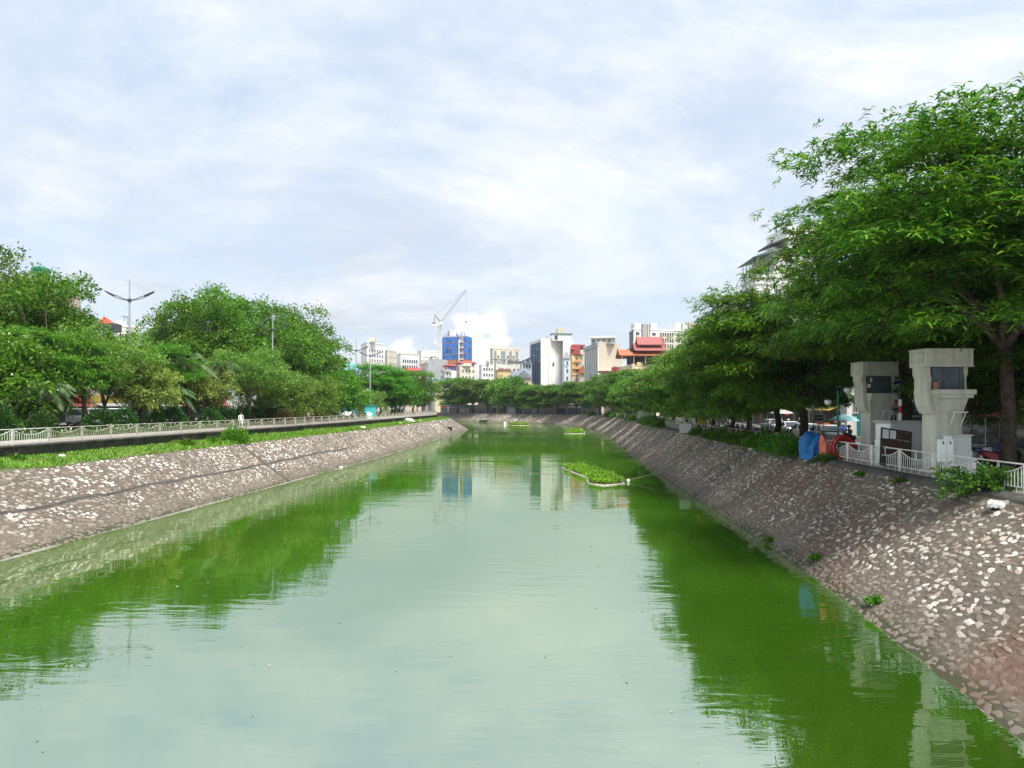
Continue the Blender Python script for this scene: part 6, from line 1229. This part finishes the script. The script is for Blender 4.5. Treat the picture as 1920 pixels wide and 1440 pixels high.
def road_car(label, px, y, rot, paint, **k):
    x = max(PX(px, y), RT.off(RT.s_at_y(y), 8.0)[0]); return car(label, (x, y, float(zright(RT.s_at_y(y)))-.026), rot, paint, **k)
road_car('white sedan on the right road seen between two trunks', 1470, 71, .08, CWh); road_car('white sedan right behind the first white sedan', 1480, 80, .08, CWh); road_car('white car with orange stripe and roof sign in front of the lamp post', 1540, 66, .08, CWh, taxi=COr); road_car('silver car farther down the right road', 1450, 94, .08, PA['silver']); road_car('dark car far down the right road', 1360, 128, .05, PA['black']); road_car('dark car stopped under the far bend trees', 1170, 236, -.3, PA['black'])
for i, (px, y, vn, lab) in enumerate(((148, 92, True, 'white van behind the clipped shrubs near the short palm'), (193, 96, True, 'long white van behind the olive tree trunk'), (212, 103, True, 'white van partly hidden by the white van in front'))): car(lab, (PX(px, y), y, ZL+.06), 1.35 if i else .3, CWh, van=vn, group='vans on the left street')
# ------------------------------------------------------------------ shop houses behind the right-hand trees
SH = [cm('shop wall %d' % i, c, scale=.4, var=.12) for i, c in enumerate([(.30, .26, .21), (.45, .42, .36), (.22, .24, .26), (.50, .38, .25), (.34, .36, .36), (.52, .49, .44)])]
SGN = [cm('sign board %d' % i, c, scale=.8, var=.1) for i, c in enumerate([(.50, .05, .04), (.06, .22, .36), (.70, .68, .62), (.55, .40, .08), (.05, .30, .28), (.12, .08, .22)])]
SHUT = mat('roller shutter', (.12, .12, .12), .6, .1, 1.0); TW = cm('terracotta blind', (.17, .06, .04), scale=6)
u = RT.s_at_y(24); k = 0
while u < RT.s_at_y(236):
    wd = rnd.uniform(5.0, 8.5); d0 = 17.5+rnd.uniform(-.8, .8); a_, c_ = RT.off(u+wd, d0), RT.off(u+.15, d0); e_ = RT.off(u+.15, d0+9)
    Ycl = c_[1]; hh = rnd.uniform(8, 14) if Ycl < 75 else rnd.uniform(6.5, 10.5); wall = SH[k % 6]; sg = SGN[(k*5+1) % 6]
    wn = ['grey-brown', 'cream', 'slate grey', 'tan', 'pale grey', 'off-white'][k % 6]; sn = ['red', 'blue', 'white', 'ochre', 'teal', 'purple'][(k*5+1) % 6]
    b = Bld('shop_house', f'{ORD[k]} shop house along the right street, {wn} with a {sn} sign board', a_, c_, e_, 3.9+hh, wall, z0=3.9, cat='shop')
    b.panel('shop_opening', 'l', .08, .92, .1, 2.9, M['glass'] if k % 3 else SHUT, .004, .05); b.panel('sign_board', 'l', .04, .96, 3.1, 4.1, sg, .01, .25)
    for q in range(6): b.panel('sign_mark', 'l', .12+.12*q, .12+.12*q+rnd.uniform(.03, .09), 3.35, 3.85, SGN[2] if sg is not SGN[2] else SGN[0], .25, .27)
    an = b.face('l'); aw = MB(); n_ = an[2]; V = [(.05*n_, 0, 3.05), (.95*n_, 0, 3.05), (.95*n_, -1.5, 2.55), (.05*n_, -1.5, 2.55)]; aw.add(V+[(x, y, z-.06) for x, y, z in V], [(3, 2, 1, 0), (4, 5, 6, 7), (0, 1, 5, 4), (1, 2, 6, 5), (2, 3, 7, 6), (3, 0, 4, 7)]); build('awning', aw, SGN[(k*3) % 6] if k % 2 else cm('grey awning', (.3, .31, .32)), b.o, (*an[0], 0), (0, 0, an[3]))
    for j in range(int((hh-4.5)//3.2)): z_ = 4.6+3.2*j; b.windows('l', 3, 1, z_, z_+2.4, 1.1, 1.6, frame=W1 if k % 2 else W4); balcony(b, 'l', .1, .9, z_-.1, W4, W1 if k % 2 else W4, .9)
    b.windows('r', 2, int((hh-3)//3.2), 3.4, hh-.5, 1.0, 1.3)
    u += wd+(0.05 if k != 5 else 2.5); k += 1
u = RT.s_at_y(244); k = 0
while u < RT.s_at_y(372):
    wd = rnd.uniform(6, 10)
    if rnd.random() < .35: u += wd*.7
    a_, c_, e_ = RT.off(u+wd-.1, 11.0), RT.off(u, 11.0), RT.off(u, 16.0); b = Bld('kiosk', f'{ORD[k]} low shop behind the trees of the canal bend, counting from the right', a_, c_, e_, 3.4+rnd.uniform(3.6, 6.0), SH[(k*5+2) % 6], z0=3.4, cat='shop')
    b.panel('shop_opening', 'l', .1, .9, .1, 2.4, (M['glass'], SHUT, DARK, M['glass'], W4)[k % 5], .004, .06); b.panel('sign_board', 'l', .1, .9, 2.6, 3.4, SGN[(k*7+2) % 6], .004, .2); u += wd; k += 1
# things hanging in front of the nearest shops
def board(name, label, px, py, Y, w_, h, m, cat='sign board', back=M['dark_metal'], rotz=0.0, marks=None, legs=False):
    q = P(px, py, Y); zb = ZP+.05; t = thing(name, label, cat, (q.x, Y, zb), rotz); z_ = q.z-zb; build('board', MB().box(-w_/2, w_/2, -.04, .04, z_-h/2, z_+h/2), m, t, bevel=.01)
    for x_ in ((-w_*.4, w_*.4) if legs else (0,)): build('pole', MB().tube([(x_, .08, 0), (x_, .08, z_+h*.3)], .03, 5), back, t)
    for (xa, xb, za, zb_, mm) in marks or []: build('mark', MB().box(xa*w_, xb*w_, -.052, -.041, z_+za*h, z_+zb_*h), mm, t)
    return t
board('hanging_blind', 'terracotta woven blind hanging in front of the dark shop right of the near pillar', 1824, 760, 41, .75, 1.05, TW, 'blind'); board('sign_board', 'tilted white shop sign between the hoods of the two pillars', 1700, 704, 52, 1.15, 1.75, WS, marks=[(-.3, .3, -.3, -.2, SB2), (-.35, .1, -.1, .0, DARK), (.2, .38, -.1, .25, DARK), (-.2, .3, .2, .28, SB2)]).rotation_euler = (0, R(-9), 0)
board('sign_board', 'purple and white shop sign under the tilted white sign', 1680, 742, 54, .95, .8, SGN[5], marks=[(-.45, .45, -.2, .28, WS), (-.1, .1, -.1, .15, SB2)]); board('sign_board', 'list board with red and grey lines behind the near pillar', 1716, 779, 50, .85, 1.6, SGN[4], marks=[(-.4, .4, -.42+.12*i, -.36+.12*i, (SGN[0], WS)[i % 2]) for i in range(7)], legs=True)
board('sign_board', 'white two-line price board standing behind the white cars', 1535, 783, 62, .95, .6, WS, marks=[(-.4, .4, -.3, -.1, DARK), (-.35, .35, .1, .3, DARK)], legs=True); board('sign_column', 'tall red shop sign column with a bright round mark among the trunks', 1476, 752, 88, .55, 3.2, SGN[0], marks=[(-.3, .3, .26, .44, cm('pink mark', (.8, .45, .4)))]); board('notice_box', 'yellow plywood box fixed above the bushes beside the white sheet', 1317, 786, 84, 1.05, 1.0, SGN[3], marks=[(-.35, -.2, .1, .3, DARK), (.0, .3, -.2, .2, cm('dark ochre', (.35, .22, .03)))], legs=True)
q = P(1285, 803, 88); board('white_sheet', 'white sheet hung over the right fence', 1285, 803, 87.5, 1.3, 1.05, WH, 'sheet')
pr = thing('parasol', 'grey parasol over the pavement among the trunks', 'parasol', (PX(1477, 82), 84, ZP+.05)); build('canopy', MB().lathe([(1.35, 2.1), (1.3, 2.16), (.7, 2.42), (.05, 2.6)], k=10), cl('pale grey', (.5, .5, .5)), pr); build('pole', MB().tube([(0, 0, 0), (0, 0, 2.5)], .03, 6), M['metal_grey'], pr)
pr = thing('parasol', 'pale blue parasol behind the green lamp post', 'parasol', (PX(1582, 64), 64, ZP)); build('canopy', MB().lathe([(1.3, 1.75), (1.25, 1.82), (.7, 2.1), (.05, 2.3)], k=8), cl('pale blue', (.25, .5, .58)), pr); build('pole', MB().tube([(0, 0, 0), (0, 0, 2.2)], .03, 6), M['metal_grey'], pr)
aw = thing('shop_awning', 'dark red tiled awning in front of the dark shop at the right edge', 'awning', (PX(1852, 47), 47, ZP+.05)); V = [(-.8, 0, 2.75), (.8, 0, 2.85), (.7, -1.0, 2.4), (-.8, -1.0, 2.35)]; build('awning_sheet', MB().add(V+[(x, y, z-.08) for x, y, z in V], [(3,2,1,0),(4,5,6,7),(0,1,5,4),(1,2,6,5),(2,3,7,6),(3,0,4,7)]), cm('dull red tile', (.17, .045, .05)), aw); [build('post', MB().tube([(x_, -.9, 0), (x_, -.9, 2.4)], .035, 5), M['metal_grey'], aw) for x_ in (-.7, .6)]
br = thing('bus_shelter', 'small grey shelter between the trunks on the right pavement', 'shelter', (PX(1214, 150), 150, ZP)); build('roof', MB().box(-1.8, 1.8, -1, 1, 2.4, 2.6), LG_, br); build('back_panel', MB().box(-1.6, 1.6, .8, .86, .3, 2.2), LG_, br); [build('post', MB().box(x_-.05, x_+.05, .86, .96, 0, 2.4), M['metal_grey'], br) for x_ in (-1.5, 1.5)]
# a white shop front behind the far pillar
b = Bld('shop_house', 'white house front with a round mark and teal door left of the far pillar', (PX(1576, 82), 82), (PX(1588, 74), 74), (PX(1616, 76), 76), 10.3, W1, z0=3.9, cat='shop'); b.windows('r', 1, 1, 2.2, 3.8, 1.0, 1.4); b.panel('teal_door', 'r', .65, .98, .1, 5.2, cm('teal paint', (.03, .26, .28)), .004, .06); build('round_mark', MB().lathe([(.42, -.03), (.42, .03)], k=20), DARK, b.o, b.at('r', .4, 5.0, .05), (R(90), 0, b.face('r')[3]))
# left: shops behind the trees, booth, tarps
u = LF.s_at_y(70); k = 0
while u < LF.s_at_y(150):
    wd = rnd.uniform(6, 9); c_, r_2, a_ = LF.off(u, -36), LF.off(u+wd-.1, -36), LF.off(u, -44); sg = SGN[(k*3) % 6]
    b = Bld('shop_house', f"{['tan', 'cream', 'grey', 'brick red'][k % 4]} shop house behind the left trees, {ORD[k]} from the bridge", a_, c_, r_2, 4.5+rnd.uniform(7, 12), [SH[3], SH[5], SH[4], cm('brick wall', (.35, .13, .09))][k % 4], z0=4.5, cat='shop')
    b.panel('shop_opening', 'r', .1, .9, .1, 2.6, M['glass'], .004, .05); b.panel('sign_board', 'r', .05, .95, 2.9, 3.9, sg, .01, .25); b.windows('r', 3, 2, 4.2, b.h-.4, 1.2, 1.5); an = b.face('r'); n_ = an[2]; V = [(.05*n_, 0, 2.9), (.95*n_, 0, 2.9), (.95*n_, -1.6, 2.4), (.05*n_, -1.6, 2.4)]
    build('awning', MB().add(V+[(x, y, z-.06) for x, y, z in V], [(3,2,1,0),(4,5,6,7),(0,1,5,4),(1,2,6,5),(2,3,7,6),(3,0,4,7)]), RED if k % 2 == 0 else cm('grey awning', (.3, .31, .32)), b.o, (*an[0], 0), (0, 0, an[3])); u += wd; k += 1
bo = thing('booth', 'turquoise metal booth behind the left fence near the twin street lamps', 'booth', (PX(694, 143), 143, ZL), .25); TQ = cm('turquoise paint', (.06, .42, .46), scale=1.0, var=.08)
build('booth_body', MB().box(-1.0, 1.0, -.8, .8, 0, 2.5), TQ, bo, bevel=.03); build('roof', MB().box(-1.2, 1.2, -1.0, 1.0, 2.502, 2.62), cm('dark turquoise', (.03, .22, .26)), bo); build('door', MB().box(-.4, .4, -.83, -.802, .1, 2.1), TQ, bo); build('hatch', MB().box(1.002, 1.03, -.5, .5, 1.1, 1.9), cm('pale turquoise', (.2, .6, .62)), bo)
drape('covered_goods', 'white sheeted heap behind the left fence right of the third street lamp', (PX(655, 138), 138, ZL), 1.4, 1.0, 1.25, WH, 12, 'heap'); drape('covered_goods', 'white sheeted heap behind the left fence left of the third street lamp', (PX(628, 134), 134, ZL), 1.3, 1.0, 1.2, WH, 13, 'heap'); drape('covered_goods', 'pile of white bags at the foot of the turquoise booth', (PX(692, 139.5), 139.5, ZL), .7, .5, 1.2, WH, 14, 'heap')

# ------------------------------------------------------------------ humid air
hz_m = bpy.data.materials.new('humid air'); hz_m.use_nodes = True; _t = NT(hz_m.node_tree)
_v = _t.n('VolumePrincipled', None, Density=HAZE); _v.inputs['Color'].default_value = (0.86, 0.92, 1.0, 1); _v.inputs['Anisotropy'].default_value = 0.2
_t.n('OutputMaterial', None, Volume=_v.outputs[0])
tag(build('haze', MB().box(-2600, 3100, -80, 3600, -1.2, 95), hz_m), kind='stuff')
